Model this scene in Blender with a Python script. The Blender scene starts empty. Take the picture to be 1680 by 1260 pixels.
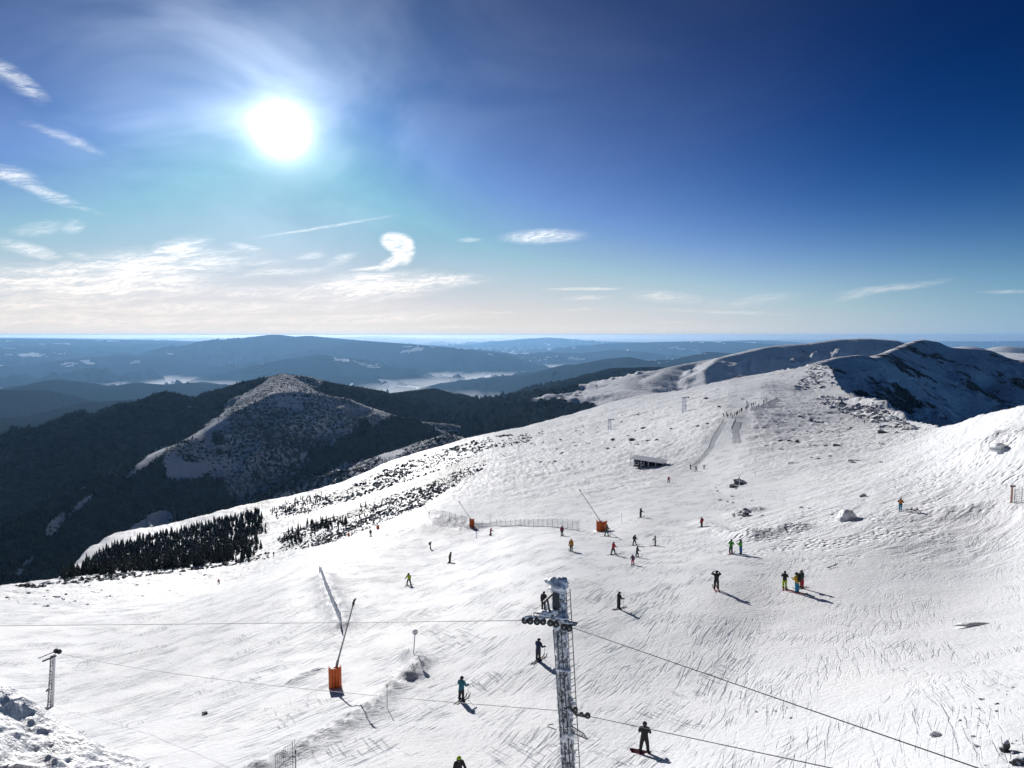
import bpy, bmesh, math, random
import numpy as np
from mathutils import Vector, Matrix, Euler
random.seed(7)
SC = bpy.context.scene
COL = SC.collection
R_ = math.radians
# ------------------------------------------------------------------ camera
F = 1050.0                                   # focal length in photo pixels (photo 1680 wide)
PITCH = math.atan(80 / F)                    # looking slightly down from the summit station
cam = bpy.data.cameras.new("camera")
cam.sensor_width = 36.0
cam.lens = 36.0 * F / 1680.0
cam.clip_start = 0.1
cam.clip_end = 400000.0
camo = bpy.data.objects.new("camera", cam)
camo.location = (0, 0, 0)
camo.rotation_euler = (math.pi / 2 - PITCH, 0, 0)
COL.objects.link(camo)
SC.camera = camo

def ray(u, v):
    x = u - 840.0; q = 630.0 - v
    y = F * math.cos(PITCH) + q * math.sin(PITCH)
    z = q * math.cos(PITCH) - F * math.sin(PITCH)
    h = math.hypot(x, y)
    return math.atan2(x, y), z / h           # azimuth, slope per horizontal metre

SUN_AZ, _t = ray(463, 213)
SUN_EL = math.atan(_t)
SUN_DIR = Vector((math.sin(SUN_AZ) * math.cos(SUN_EL), math.cos(SUN_AZ) * math.cos(SUN_EL), math.sin(SUN_EL)))

# ------------------------------------------------------------------ colour management
SC.view_settings.view_transform = 'Standard'
SC.view_settings.look = 'None'
SC.view_settings.gamma = 1.0
SC.view_settings.use_curve_mapping = False
SC.view_settings.exposure = 0.10
SC.cycles.max_bounces = 4
SC.cycles.denoising_prefilter = 'NONE'
SC.cycles.volume_bounces = 1
SC.cycles.sample_clamp_indirect = 4.0

# ------------------------------------------------------------------ node helper
class NT:
    def __init__(s, tree):
        s.t = tree
        for n in list(tree.nodes): tree.nodes.remove(n)
    def n(s, typ, **kw):
        nd = s.t.nodes.new(typ)
        for k, v in kw.items(): setattr(nd, k, v)
        return nd
    def put(s, sock, v):
        if v is None: return
        if isinstance(v, bpy.types.NodeSocket): s.t.links.new(v, sock)
        else: sock.default_value = v
    def m(s, op, a, b=None, c=None, clamp=False):
        nd = s.n('ShaderNodeMath', operation=op); nd.use_clamp = clamp
        s.put(nd.inputs[0], a); s.put(nd.inputs[1], b); s.put(nd.inputs[2], c)
        return nd.outputs[0]
    def vm(s, op, a, b=None):
        nd = s.n('ShaderNodeVectorMath', operation=op)
        s.put(nd.inputs[0], a); s.put(nd.inputs[1], b)
        return nd.outputs[1] if op in ('LENGTH', 'DOT_PRODUCT', 'DISTANCE') else nd.outputs[0]
    def mp(s, vec, loc=(0, 0, 0), rot=(0, 0, 0), sc=(1, 1, 1), typ='POINT'):
        nd = s.n('ShaderNodeMapping', vector_type=typ)
        s.put(nd.inputs[0], vec); nd.inputs[1].default_value = loc; nd.inputs[2].default_value = rot; nd.inputs[3].default_value = sc
        return nd.outputs[0]
    def noise(s, vec, scale=1, detail=3, rough=.5, dist=0, dim='3D'):
        nd = s.n('ShaderNodeTexNoise', noise_dimensions=dim)
        s.put(nd.inputs['Vector'], vec); nd.inputs['Scale'].default_value = scale
        nd.inputs['Detail'].default_value = detail; nd.inputs['Roughness'].default_value = rough
        nd.inputs['Distortion'].default_value = dist
        return nd
    def mr(s, v, a, b, c=0., d=1., smooth=True):
        nd = s.n('ShaderNodeMapRange'); nd.interpolation_type = 'SMOOTHSTEP' if smooth else 'LINEAR'
        s.put(nd.inputs[0], v)
        for i, q in enumerate((a, b, c, d)): s.put(nd.inputs[1 + i], q)
        return nd.outputs[0]
    def mix(s, f, a, b):
        nd = s.n('ShaderNodeMix', data_type='RGBA')
        s.put(nd.inputs[0], f); s.put(nd.inputs[6], a); s.put(nd.inputs[7], b)
        return nd.outputs[2]
    def xyz(s, x, y, z=0.):
        nd = s.n('ShaderNodeCombineXYZ')
        s.put(nd.inputs[0], x); s.put(nd.inputs[1], y); s.put(nd.inputs[2], z)
        return nd.outputs[0]
    def attr(s, name):
        return s.n('ShaderNodeAttribute', attribute_name=name).outputs['Fac']

# ------------------------------------------------------------------ world: clear winter sky, cirrus, sun aureole
world = bpy.data.worlds.new("World")
SC.world = world
world.use_nodes = True
W = NT(world.node_tree)
sky = W.n('ShaderNodeTexSky', sky_type='NISHITA')
sky.sun_disc = False
sky.sun_elevation = SUN_EL
sky.sun_rotation = SUN_AZ
sky.altitude = 2000
sky.air_density = 1.0
sky.dust_density = 0.7
sky.ozone_density = 2.2
tc = W.n('ShaderNodeTexCoord')
D = tc.outputs['Generated']
sep = W.n('ShaderNodeSeparateXYZ'); W.put(sep.inputs[0], D)
dx, dy, dz = sep.outputs
hyp = W.m('SQRT', W.m('ADD', W.m('MULTIPLY', dx, dx), W.m('MULTIPLY', dy, dy)))
el = W.m('MULTIPLY', W.m('ARCTAN2', dz, hyp), 57.2958)
az = W.m('MULTIPLY', W.m('ARCTAN2', dx, dy), 57.2958)
AE = W.xyz(az, el)
# wispy domain warp in degrees
wn = W.noise(W.mp(AE, sc=(.10, .35, 1)), 1.0, 5, .6)
wv = W.vm('MULTIPLY', W.vm('SUBTRACT', wn.outputs['Color'], (.5, .5, .5)), (5.5, 1.9, 0))
AEw = W.vm('ADD', AE, wv)
fine = W.noise(W.mp(AEw, rot=(0, 0, R_(5)), sc=(4.5, .6, 1), typ='TEXTURE'), 1.3, 7, .68).outputs[0]
fine2 = W.noise(W.mp(AEw, rot=(0, 0, R_(14)), sc=(2., .45, 1), typ='TEXTURE'), 2.0, 6, .7).outputs[0]
cl = None
def blob(u, v, lu, lv, rot, dens, soft=.9, tex=.6, warp=.5):
    """a cloud in the direction of photo point (u, v), half lengths lu x lv in tenths of a degree"""
    global cl
    a, t = ray(u, v); a = math.degrees(a); e = math.degrees(math.atan(t))
    base = W.vm('ADD', AE, W.vm('SCALE', wv) if False else W.vm('MULTIPLY', wv, (warp, warp, 0)))
    p = W.mp(base, loc=(a, e, 0), rot=(0, 0, R_(rot)), sc=(lu / 10, lv / 10, 1), typ='TEXTURE')
    L = W.vm('LENGTH', p)
    g = W.mr(L, 1.0, 1 - soft, 0., dens)
    tx = W.mr(fine, .5 - .20 * tex, .5 + .10, max(0, .9 - tex), 1.)
    g = W.m('MULTIPLY', g, tx)
    cl = g if cl is None else W.m('MAXIMUM', cl, g)
for b in [(250, 437, 100, 19, 8, 1.1), (130, 455, 100, 17, 6, 1.1), (285, 412, 34, 12, 20, 1.1), (200, 468, 95, 17, 4, 1.2), (60, 500, 110, 11, 2, .6),
          (615, 470, 85, 17, 5, 1.35), (700, 461, 70, 9, 2, 1.0), (560, 482, 70, 11, 4, .8), (430, 480, 90, 7, 4, .45),
          (50, 412, 30, 7, -16, .65, 1, .95), (15, 285, 22, 7, -14, .7, 1, .95, .9), (75, 318, 40, 6, -22, .55, 1, .95, .9), (15, 130, 24, 10, -28, .6, 1, .95, .9), (60, 375, 22, 6, 12, .4),
          (110, 232, 30, 5, -14, .35, 1, .95, .9), (118, 372, 10, 6, 10, .4),
          (300, 505, 230, 8, 1, .5), (150, 525, 200, 9, 1, .55), (600, 522, 160, 7, 2, .45), (330, 541, 260, 7, 0, .45),
          (470, 448, 55, 5, 8, .4), (400, 404, 18, 4, -8, .55), (560, 425, 20, 5, 18, .5), (445, 447, 22, 7, 6, .5), (150, 425, 24, 5, -14, .5), (430, 432, 26, 4, 4, .45), (505, 420, 18, 4, 10, .4), (300, 400, 12, 3, 0, .4)]:
    blob(*b)
for b in [(770, 393, 14, 2.6, 2, .6, .9, .3, .1), (890, 388, 46, 8, 1, .85, .85, .3, .15), (955, 474, 40, 2.0, 0, .6, .7, .3, .1), (962, 489, 28, 3.2, 2, .35, .9, .5, .3),
          (1090, 488, 44, 7, -4, .38, .95, .7, .4), (1230, 492, 50, 8, 6, .2, 1, .8, .5), (1390, 490, 16, 3, 8, .3), (1460, 474, 50, 4.5, 6, .28), (1400, 487, 24, 4, 10, .25),
          (1660, 479, 26, 2.0, -2, .25, .9, .4, .1), (960, 508, 40, 2, 1, .25), (1180, 512, 75, 2.6, -2, .25), (1110, 528, 40, 1.5, 0, .15), (1010, 540, 200, 6, 0, .14),
          (735, 537, 90, 2.5, 0, .3), (815, 512, 24, 1.6, 0, .35)]:
    blob(*b)
# faint contrail and the hook shaped cloud
blob(535, 372, 78, 1.7, 11.5, .45, .9, .25, .06)
blob(652, 398, 17, 10, -8, 1.2, .45, .12, .10)
blob(662, 410, 12, 15, -8, 1.2, .5, .12, .10)
blob(646, 429, 22, 6, 28, 1.1, .7, .12, .10)
blob(615, 439, 30, 2.6, 8, .9, .9, .15, .08)
lowfade = W.mr(el, -.5, 1.0, 0, 1)
clf = W.m('MULTIPLY', W.m('MULTIPLY', cl, W.mr(fine2, .34, .60, .45, 1.25)), lowfade)
skb = W.n('ShaderNodeBackground')
scl = W.vm('SCALE', sky.outputs[0]); scl.node.inputs['Scale'].default_value = 0.09
gam = W.n('ShaderNodeGamma'); W.put(gam.inputs[0], scl); gam.inputs[1].default_value = 2.3      # clear dry air: deep saturated blue
deep = W.vm('MULTIPLY', gam.outputs[0], (.20, .92, 1.22))
deep = W.vm('MINIMUM', deep, (.31, .385, .57))
hdot = W.m('DIVIDE', W.m('ADD', W.m('MULTIPLY', dx, math.sin(SUN_AZ)), W.m('MULTIPLY', dy, math.cos(SUN_AZ))), W.m('MAXIMUM', hyp, .001))
sunside = W.mr(hdot, .42, 1.)
farside = W.mr(hdot, .55, -.9)
low = W.m('MULTIPLY', W.m('POWER', 2.7183, W.m('MULTIPLY', W.m('POWER', W.m('MULTIPLY', W.m('MAXIMUM', el, 0.), 1 / 5.2), 1.6), -1.)), .95)
near_sun = W.m('MULTIPLY', W.m('MULTIPLY', W.m('POWER', sunside, 3.2), .72), W.m('POWER', 2.7183, W.m('MULTIPLY', W.m('MAXIMUM', el, 0.), -1 / 11.)))
deep = W.mix(near_sun, deep, (.47, .555, .69, 1))
W.put(skb.inputs[0], W.mix(low, deep, W.mix(sunside, W.mix(farside, (.25, .41, .60, 1), (.14, .27, .46, 1)), (.76, .72, .68, 1))))
skb.inputs[1].default_value = 1.0
clb = W.n('ShaderNodeBackground')
W.put(clb.inputs[0], W.mix(W.mr(el, 1.0, 9.0), (.93, .86, .81, 1), (.92, .96, 1., 1)))
clb.inputs[1].default_value = 1.06
# aureole of the sun in thin high cirrus
ca = W.vm('DOT_PRODUCT', W.vm('NORMALIZE', D), tuple(SUN_DIR))
ang = W.m('MULTIPLY', W.m('ARCCOSINE', W.m('MINIMUM', ca, 1.0)), 57.2958)
core = W.mr(ang, 1.2, 3.9, 1.0, 0.)
g1 = W.m('POWER', 2.7183, W.m('MULTIPLY', ang, -1 / 2.6))
g2 = W.m('POWER', 2.7183, W.m('MULTIPLY', ang, -1 / 9.0))
thin = W.noise(W.mp(AE, sc=(.06, .12, 1)), 1.0, 4, .55, .6).outputs[0]
veil = W.mr(thin, .34, .7, .25, 1.2)
sa, se = math.degrees(SUN_AZ), math.degrees(SUN_EL)
patch = W.mr(W.vm('LENGTH', W.mp(AE, loc=(sa - 6, se + 2.5, 0), sc=(15, 9, 1), typ='TEXTURE')), 1.1, 0., 0., .22)
streak = W.mr(W.vm('LENGTH', W.mp(AE, loc=(sa - 2.6, se + .6, 0), rot=(0, 0, R_(-4)), sc=(6.5, 2.4, 1), typ='TEXTURE')), 1., .0, 0., .2)
glow = W.m('ADD', W.m('MULTIPLY', W.m('POWER', 2.7183, W.m('MULTIPLY', ang, -1 / .72)), 10.0), W.m('ADD', W.m('MULTIPLY', g1, .55), W.m('ADD', W.m('MULTIPLY', W.m('MULTIPLY', g2, .34), veil), W.m('ADD', W.m('MULTIPLY', patch, veil), streak))))
sb = W.n('ShaderNodeBackground'); sb.inputs[0].default_value = (.89, .95, 1., 1); W.put(sb.inputs[1], glow)
ms = W.n('ShaderNodeMixShader'); W.put(ms.inputs[0], W.m('MULTIPLY', clf, 1.0, None, True)); W.put(ms.inputs[1], skb.outputs[0]); W.put(ms.inputs[2], clb.outputs[0])
ad = W.n('ShaderNodeAddShader'); W.put(ad.inputs[0], ms.outputs[0]); W.put(ad.inputs[1], sb.outputs[0])
wo = W.n('ShaderNodeOutputWorld'); W.put(wo.inputs[0], ad.outputs[0])
world.cycles.sampling_method = 'MANUAL'
world.cycles.sample_map_resolution = 1024

# ------------------------------------------------------------------ sun
sl = bpy.data.lights.new("sun", 'SUN')
sl.energy = 4.8
sl.angle = R_(0.53)
sl.color = (1.0, .97, .94)
so = bpy.data.objects.new("sun", sl)
so.rotation_euler = SUN_DIR.to_track_quat('Z', 'Y').to_euler()
so.location = (0, 0, 60)
COL.objects.link(so)

# ================================================================== numpy noise
_rng = np.random.RandomState(11)
_P = _rng.permutation(4096); _G = _rng.rand(4096) * 2 * np.pi
_GX, _GY = np.cos(_G), np.sin(_G)
def gn(x, y, seed=0):
    xi = np.floor(x).astype(np.int64); yi = np.floor(y).astype(np.int64)
    fx = x - xi; fy = y - yi
    def g(i, j):
        h = _P[(_P[(i + seed * 57) & 4095] + j) & 4095]
        return _GX[h], _GY[h]
    sx = fx * fx * fx * (fx * (fx * 6 - 15) + 10); sy = fy * fy * fy * (fy * (fy * 6 - 15) + 10)
    a = g(xi, yi); b = g(xi + 1, yi); c = g(xi, yi + 1); d = g(xi + 1, yi + 1)
    n0 = a[0] * fx + a[1] * fy; n1 = b[0] * (fx - 1) + b[1] * fy
    n2 = c[0] * fx + c[1] * (fy - 1); n3 = d[0] * (fx - 1) + d[1] * (fy - 1)
    return 1.5 * ((n0 * (1 - sx) + n1 * sx) * (1 - sy) + (n2 * (1 - sx) + n3 * sx) * sy)
def fbm(x, y, o=4, seed=0, g=.5, ridged=False):
    s = np.zeros_like(x, dtype=float); a = 1.; tot = 0.; f = 1.
    for i in range(o):
        n = gn(x * f + 13.7 * i, y * f - 7.3 * i, seed + i)
        if ridged: n = 1 - 2 * np.abs(n)
        s += a * n; tot += a; a *= g; f *= 2.03
    return s / tot
def sstep(a, b, x):
    t = np.clip((x - a) / (b - a), 0, 1); return t * t * (3 - 2 * t)

# ================================================================== near slope: height from survey points
# (photo u, v, horizontal distance in metres) read off people of known height
PTS = [(1057, 1236, 30), (757, 1150, 40.5), (883, 1084, 45), (892, 1002, 55), (1015, 999, 55), (1175, 968, 57.5), (1287, 966, 62), (1308, 972, 59.5),
       (1199, 909, 77), (1151, 865, 104), (1477, 838, 95), (1051, 849, 116), (1041, 895, 93), (1075, 896, 91), (1006, 910, 80), (937, 905, 84), (922, 879, 103),
       (805, 879, 132), (706, 901, 132), (737, 924, 105), (671, 959, 90), (608, 880, 165), (358, 959, 200), (1133, 770, 210), (1096, 792, 175),
       (840, 1260, 29), (400, 1260, 33), (0, 1260, 42), (80, 1158, 66), (550, 1127, 47), (1680, 1260, 24), (1680, 1100, 39), (1680, 1000, 57), (1680, 900, 80), (1680, 830, 96),
       (1400, 1100, 40), (1200, 1100, 42), (1400, 800, 125), (1300, 760, 180), (1300, 700, 270), (1440, 705, 250), (1480, 693, 300), (1400, 655, 420), (1335, 642, 560),
       (1360, 612, 760), (1375, 590, 980), (1300, 608, 900), (1200, 625, 820), (1123, 642, 700), (1123, 675, 400), (1001, 705, 420), (1000, 665, 640), (930, 688, 600), (850, 707, 570), (790, 718, 560),
       (700, 745, 600), (640, 765, 590), (560, 800, 560), (430, 832, 560), (1065, 764, 220), (1200, 685, 280), (1250, 655, 400), (1250, 632, 560),
       (703, 847, 165), (775, 862, 150), (865, 862, 132), (951, 868, 118), (987, 872, 112), (560, 1025, 70), (525, 940, 105), (865, 770, 270), (760, 780, 300), (600, 850, 250), (500, 880, 270), (440, 905, 270),
       (300, 932, 265), (150, 946, 235), (0, 968, 195), (0, 1040, 115), (200, 1040, 105), (287, 860, 560), (383, 836, 575), (187, 879, 520), (147, 902, 480), (110, 936, 430), (350, 900, 400), (-250, 1010, 150), (-250, 1150, 70),
       (1680, 760, 105), (1680, 700, 122), (1600, 760, 120), (1600, 720, 140), (1520, 760, 140), (1520, 730, 175), (1530, 707, 215), (1600, 686, 165), (1680, 669, 132), (1900, 640, 110), (1900, 900, 66), (1900, 1200, 29)]
_A = []; _V = []
for (u, v, R) in PTS:
    a, t = ray(u, v); _A.append((a * 3.0, math.log(R))); _V.append(t)
for (a, R, z) in [(-45, 20, -16), (-15, 18, -16), (15, 18, -15.5), (45, 18, -13), (-40, 8, -13), (0, 8, -13), (40, 8, -11), (-50, 40, -22)]:
    _A.append((R_(a) * 3.0, math.log(R))); _V.append(z / R)
_A = np.array(_A); _V = np.array(_V)
def tps(r2): return np.where(r2 > 1e-12, .5 * r2 * np.log(np.maximum(r2, 1e-12)), 0.)
_n = len(_A)
_lam = np.full(_n, .022); _lam[[i for i, p in enumerate(PTS) if p[2] > 240 or p[1] < 740]] = .002
_K = tps(((_A[:, None] - _A[None]) ** 2).sum(-1)) + np.diag(_lam)
_Pm = np.hstack([np.ones((_n, 1)), _A])
_S = np.linalg.solve(np.block([[_K, _Pm], [_Pm.T, np.zeros((3, 3))]]), np.concatenate([_V, np.zeros(3)]))
_gA = np.radians(np.linspace(-62, 62, 300)); _gR = np.linspace(math.log(4), math.log(2400), 260)
_gx, _gy = np.meshgrid(_gA, _gR, indexing='ij')
_T = np.zeros_like(_gx)
for i in range(_n): _T += _S[i] * tps((_gx * 3 - _A[i, 0]) ** 2 + (_gy - _A[i, 1]) ** 2)
_T += _S[_n] + _S[_n + 1] * _gx * 3 + _S[_n + 2] * _gy
def tlook(a, lr):
    fi = np.clip((a - _gA[0]) / (_gA[1] - _gA[0]), 0, 298.999); fj = np.clip((lr - _gR[0]) / (_gR[1] - _gR[0]), 0, 258.999)
    i = fi.astype(int); j = fj.astype(int); fi = fi - i; fj = fj - j
    return (_T[i, j] * (1 - fi) + _T[i + 1, j] * fi) * (1 - fj) + (_T[i, j + 1] * (1 - fi) + _T[i + 1, j + 1] * fi) * fj
# brow of the slope (distance at which it rolls over), by direction
BROW = [(-900, 1010, 150), (-250, 1010, 170), (0, 968, 210), (95, 952, 250), (112, 935, 430), (147, 902, 490), (187, 878, 530), (287, 860, 570), (383, 835, 585), (430, 832, 590), (560, 800, 600), (640, 765, 640), (700, 745, 640), (790, 718, 600), (850, 707, 600), (930, 688, 640), (1000, 665, 680),
        (1123, 642, 740), (1200, 625, 860), (1300, 608, 950), (1345, 590, 1000), (1358, 598, 900), (1370, 615, 720), (1381, 636, 580), (1394, 655, 470), (1440, 662, 400), (1480, 690, 320), (1528, 707, 235), (1600, 686, 168), (1680, 669, 134), (1900, 640, 112), (2500, 600, 80)]
_bA = np.array([ray(u, v)[0] for u, v, R in BROW]); _bR = np.log(np.array([R for u, v, R in BROW], float))

CANVAS_EDGE = [(1135, 765), (1160, 742), (1172, 712), (1187, 690)]
def base_h(x, y):
    r = np.hypot(x, y); a = np.arctan2(x, y)
    lb = np.interp(a, _bA, _bR) + (.004 + .07 * (a > .40) * (a < .52)) * (gn(a * 90, a * 0 + .5, 7) + .5 * gn(a * 300, a * 0 + .5, 8)); rb = np.exp(lb)
    rr = np.minimum(r, rb)
    t = tlook(a, np.log(rr)); z = t * rr
    e = np.maximum(r - rb, 0); w = rb * .12
    return z + t * e - np.where(e < w, .55 * e * e / (2 * w), .55 * (e - w / 2)), r, a
_hz = {}
def pxpt(u, v):
    """walk the sight line of a photo point out to the snow"""
    a, t = ray(u, v)
    if 'g' not in _hz: _hz['g'] = np.exp(np.linspace(math.log(7), math.log(1500), 9000))
    R = _hz['g']; x = R * math.sin(a); y = R * math.cos(a)
    z = near_h(x, y); hit = np.where(z >= t * R)[0]
    k = hit[0] if len(hit) else int(np.argmin(np.abs(z - t * R)))
    return float(x[k]), float(y[k]), float(z[k])
# smoothness map: 0 groomed, 1 wild snow.  polygons given by base coordinates (azimuth, log R)
def wild(x, y, r, a):
    ad = np.degrees(a); lr = np.log(r)
    n = fbm(x / 60 + 3, y / 60, 3, 5) * .35
    w = sstep(np.log(150), np.log(210), lr + n)                             # beyond the busy piste
    run = np.exp(-((ad - np.interp(lr, [4.5, 4.9, 5.2, 5.6, 5.9], [13.5, 14.2, 16.5, 19.4, 20.2])) / np.interp(lr, [4.5, 5.2, 5.7], [5, 2.6, 1.0])) ** 4)
    w = w * (1 - run)
    right = sstep(22, 27, ad + n * 6) * sstep(np.log(72), np.log(84), lr + n * .3)
    w = np.maximum(w, right * .8)
    shoulder = np.exp(-((ad - 22.5) / 6.) ** 2 - ((lr - np.log(98)) / .16) ** 2)
    return np.clip(np.maximum(w, shoulder), 0, 1)
BERMS = []     # (points, width, height) polylines filled in below, in metres
def near_h(x, y, detail=True):
    x = np.asarray(x, float); y = np.asarray(y, float)
    z, r, a = base_h(x, y)
    w = wild(x, y, r, a)
    z = z + .10 * fbm(x / 6, y / 6, 3, 1) * (1 - .5 * w) * np.clip(r / 25, .4, 1.5)
    z = z + w * (.5 * fbm(x / 16, y / 9, 4, 2) + .2 * fbm(x / 3.4, y / 2.2, 3, 9, .6, True)) * np.clip(r / 130, .6, 2.0)
    z = z + sstep(170, 420, r) * 1.6 * fbm(x / 55, y / 40, 4, 3)
    for P, wd, h in BERMS:
        d = np.full(x.shape, 1e9)
        for (x0, y0), (x1, y1) in zip(P[:-1], P[1:]):
            vx, vy = x1 - x0, y1 - y0; t = np.clip(((x - x0) * vx + (y - y0) * vy) / (vx * vx + vy * vy), 0, 1)
            d = np.minimum(d, np.hypot(x - x0 - t * vx, y - y0 - t * vy))
        k = np.exp(-(d / wd) ** 2)
        z = z + k * h * (1 + .55 * fbm(x / (wd * .8), y / (wd * .8), 4, 21, .6))
    return z
def groundz(x, y): return float(near_h(np.array([x]), np.array([y]))[0])
def xy(u, v): p = pxpt(u, v); return (p[0], p[1])
_b = [([(430, 1262), (500, 1232), (560, 1195), (610, 1160), (640, 1130)], 1.0, .55), ([(672, 1078), (688, 1090), (672, 1112)], .9, .75),
      ([(530, 945), (545, 990), (562, 1030)], 1.6, .7),
      ([(1240, 880), (1275, 872), (1300, 868)], 2.2, .9), ([(1150, 858), (1190, 878), (1235, 884)], 1.4, .5), ([(1210, 843), (1240, 838)], 1.5, .8),
      ([(1500, 770), (1560, 752), (1610, 742)], 5.0, 1.1), ([(1610, 745), (1660, 735), (1720, 728)], 2.5, 1.3), ([(1560, 838), (1640, 832), (1720, 834)], 2.0, .7),
      ([(480, 1120), (500, 1108), (520, 1100)], .5, .3), ([(700, 850), (735, 856), (770, 864)], 3.0, 1.0), ([(700, 862), (640, 880)], 6.0, .8),
      ([(1380, 672), (1430, 676), (1475, 690)], 7.0, 3.0), ([(1410, 660), (1450, 668)], 6., 3.)]
BERMS = [([xy(*p) for p in P], w, h) for P, w, h in _b]

# ================================================================== mesh helpers
def mesh_np(name, V, Fq, smooth=True, attrs=None):
    me = bpy.data.meshes.new(name)
    V = np.asarray(V, np.float32); Fq = np.asarray(Fq, np.int32)
    me.vertices.add(len(V)); me.vertices.foreach_set('co', V.ravel())
    k = Fq.shape[1]
    me.loops.add(Fq.size); me.loops.foreach_set('vertex_index', Fq.ravel())
    me.polygons.add(len(Fq)); me.polygons.foreach_set('loop_start', np.arange(0, Fq.size, k, dtype=np.int32))
    me.polygons.foreach_set('loop_total', np.full(len(Fq), k, np.int32))
    me.update(calc_edges=True)
    me.polygons.foreach_set('use_smooth', np.full(len(Fq), smooth))
    for nme, arr in (attrs or {}).items():
        at = me.attributes.new(nme, 'FLOAT', 'POINT'); at.data.foreach_set('value', np.asarray(arr, np.float32).ravel())
    return me
def grid_faces(n, m):
    i = np.arange(n - 1)[:, None]; j = np.arange(m - 1)[None]
    a = (i * m + j).ravel()
    return np.stack([a, a + m, a + m + 1, a + 1], 1)
def tag(o, label=None, cat=None, group=None, kind=None):
    if label: o['label'] = label
    if cat: o['category'] = cat
    if group: o['group'] = group
    if kind: o['kind'] = kind
    return o
def link(name, me, mats=None, parent=None, loc=None):
    o = bpy.data.objects.new(name, me); COL.objects.link(o)
    if mats:
        for m in (mats if isinstance(mats, (list, tuple)) else [mats]):
            if len(me.materials) < len(mats if isinstance(mats, (list, tuple)) else [mats]): me.materials.append(m)
    if parent: o.parent = parent
    if loc: o.location = loc
    return o
def empty(name, loc, rz=0, label=None, cat=None, group=None):
    o = bpy.data.objects.new(name, None); COL.objects.link(o)
    o.location = loc; o.rotation_euler = (0, 0, rz); o.empty_display_size = .2
    return tag(o, label, cat, group)
class MB:
    def __init__(s): s.v = []; s.f = []
    def box(s, c, d, rot=None):
        b = len(s.v); hx, hy, hz = d[0] / 2, d[1] / 2, d[2] / 2
        for X in (-hx, hx):
            for Y in (-hy, hy):
                for Z in (-hz, hz):
                    p = Vector((X, Y, Z))
                    if rot is not None: p = rot @ p
                    s.v.append(tuple(p + Vector(c)))
        s.f += [[b, b + 1, b + 3, b + 2], [b + 4, b + 6, b + 7, b + 5], [b, b + 4, b + 5, b + 1], [b + 2, b + 3, b + 7, b + 6], [b, b + 2, b + 6, b + 4], [b + 1, b + 5, b + 7, b + 3]]
        return s
    def bar(s, p, q, w, h=None):
        p, q = Vector(p), Vector(q); h = h or w; d = q - p
        s.box((p + q) / 2, (w, h, d.length), d.to_track_quat('Z', 'Y').to_matrix()); return s
    def tube(s, pts, r, n=8, caps=True, jit=0):
        pts = [Vector(p) for p in pts]; b = len(s.v)
        rs = r if isinstance(r, (list, tuple)) else [r] * len(pts)
        for i, p in enumerate(pts):
            d = (pts[min(i + 1, len(pts) - 1)] - pts[max(i - 1, 0)]).normalized()
            up = Vector((0, 0, 1)) if abs(d.z) < .95 else Vector((0, 1, 0))
            e = d.cross(up).normalized(); g = e.cross(d)
            for k in range(n):
                an = 2 * math.pi * k / n; rr = rs[i] * (1 + jit * random.uniform(-1, 1))
                s.v.append(tuple(p + e * math.cos(an) * rr + g * math.sin(an) * rr))
        for i in range(len(pts) - 1):
            for k in range(n):
                s.f.append([b + i * n + k, b + i * n + (k + 1) % n, b + (i + 1) * n + (k + 1) % n, b + (i + 1) * n + k])
        if caps:
            s.f.append([b + k for k in range(n)][::-1]); s.f.append([b + (len(pts) - 1) * n + k for k in range(n)])
        return s
    def lump(s, c, d, seed=0, amp=.25, sub=2, flat=0.):
        bm = bmesh.new(); bmesh.ops.create_icosphere(bm, subdivisions=sub, radius=1)
        b = len(s.v); rs = random.Random(seed); ph = [rs.uniform(0, 6) for _ in range(9)]
        for v in bm.verts:
            p = v.co
            k = 1 + amp * (math.sin(p.x * 3.1 + ph[0]) * math.sin(p.y * 2.7 + ph[1]) + .7 * math.sin(p.z * 4.3 + ph[2] + p.x * 2) + .5 * math.sin(7 * p.x + ph[3]) * math.sin(6 * p.z + ph[4]) + .3 * rs.uniform(-1, 1))
            q = Vector((p.x * d[0], p.y * d[1], max(p.z, -1 + flat) * d[2])) * k
            s.v.append(tuple(q + Vector(c)))
        s.f += [[b + v.index for v in f.verts] for f in bm.faces]; bm.free(); return s
    def mesh(s, name, smooth=False):
        me = bpy.data.meshes.new(name); me.from_pydata(s.v, [], s.f); me.update()
        if smooth: me.polygons.foreach_set('use_smooth', [True] * len(me.polygons))
        return me
    def obj(s, name, mat, parent=None, smooth=False):
        return link(name, s.mesh(name, smooth), [mat], parent)

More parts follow.
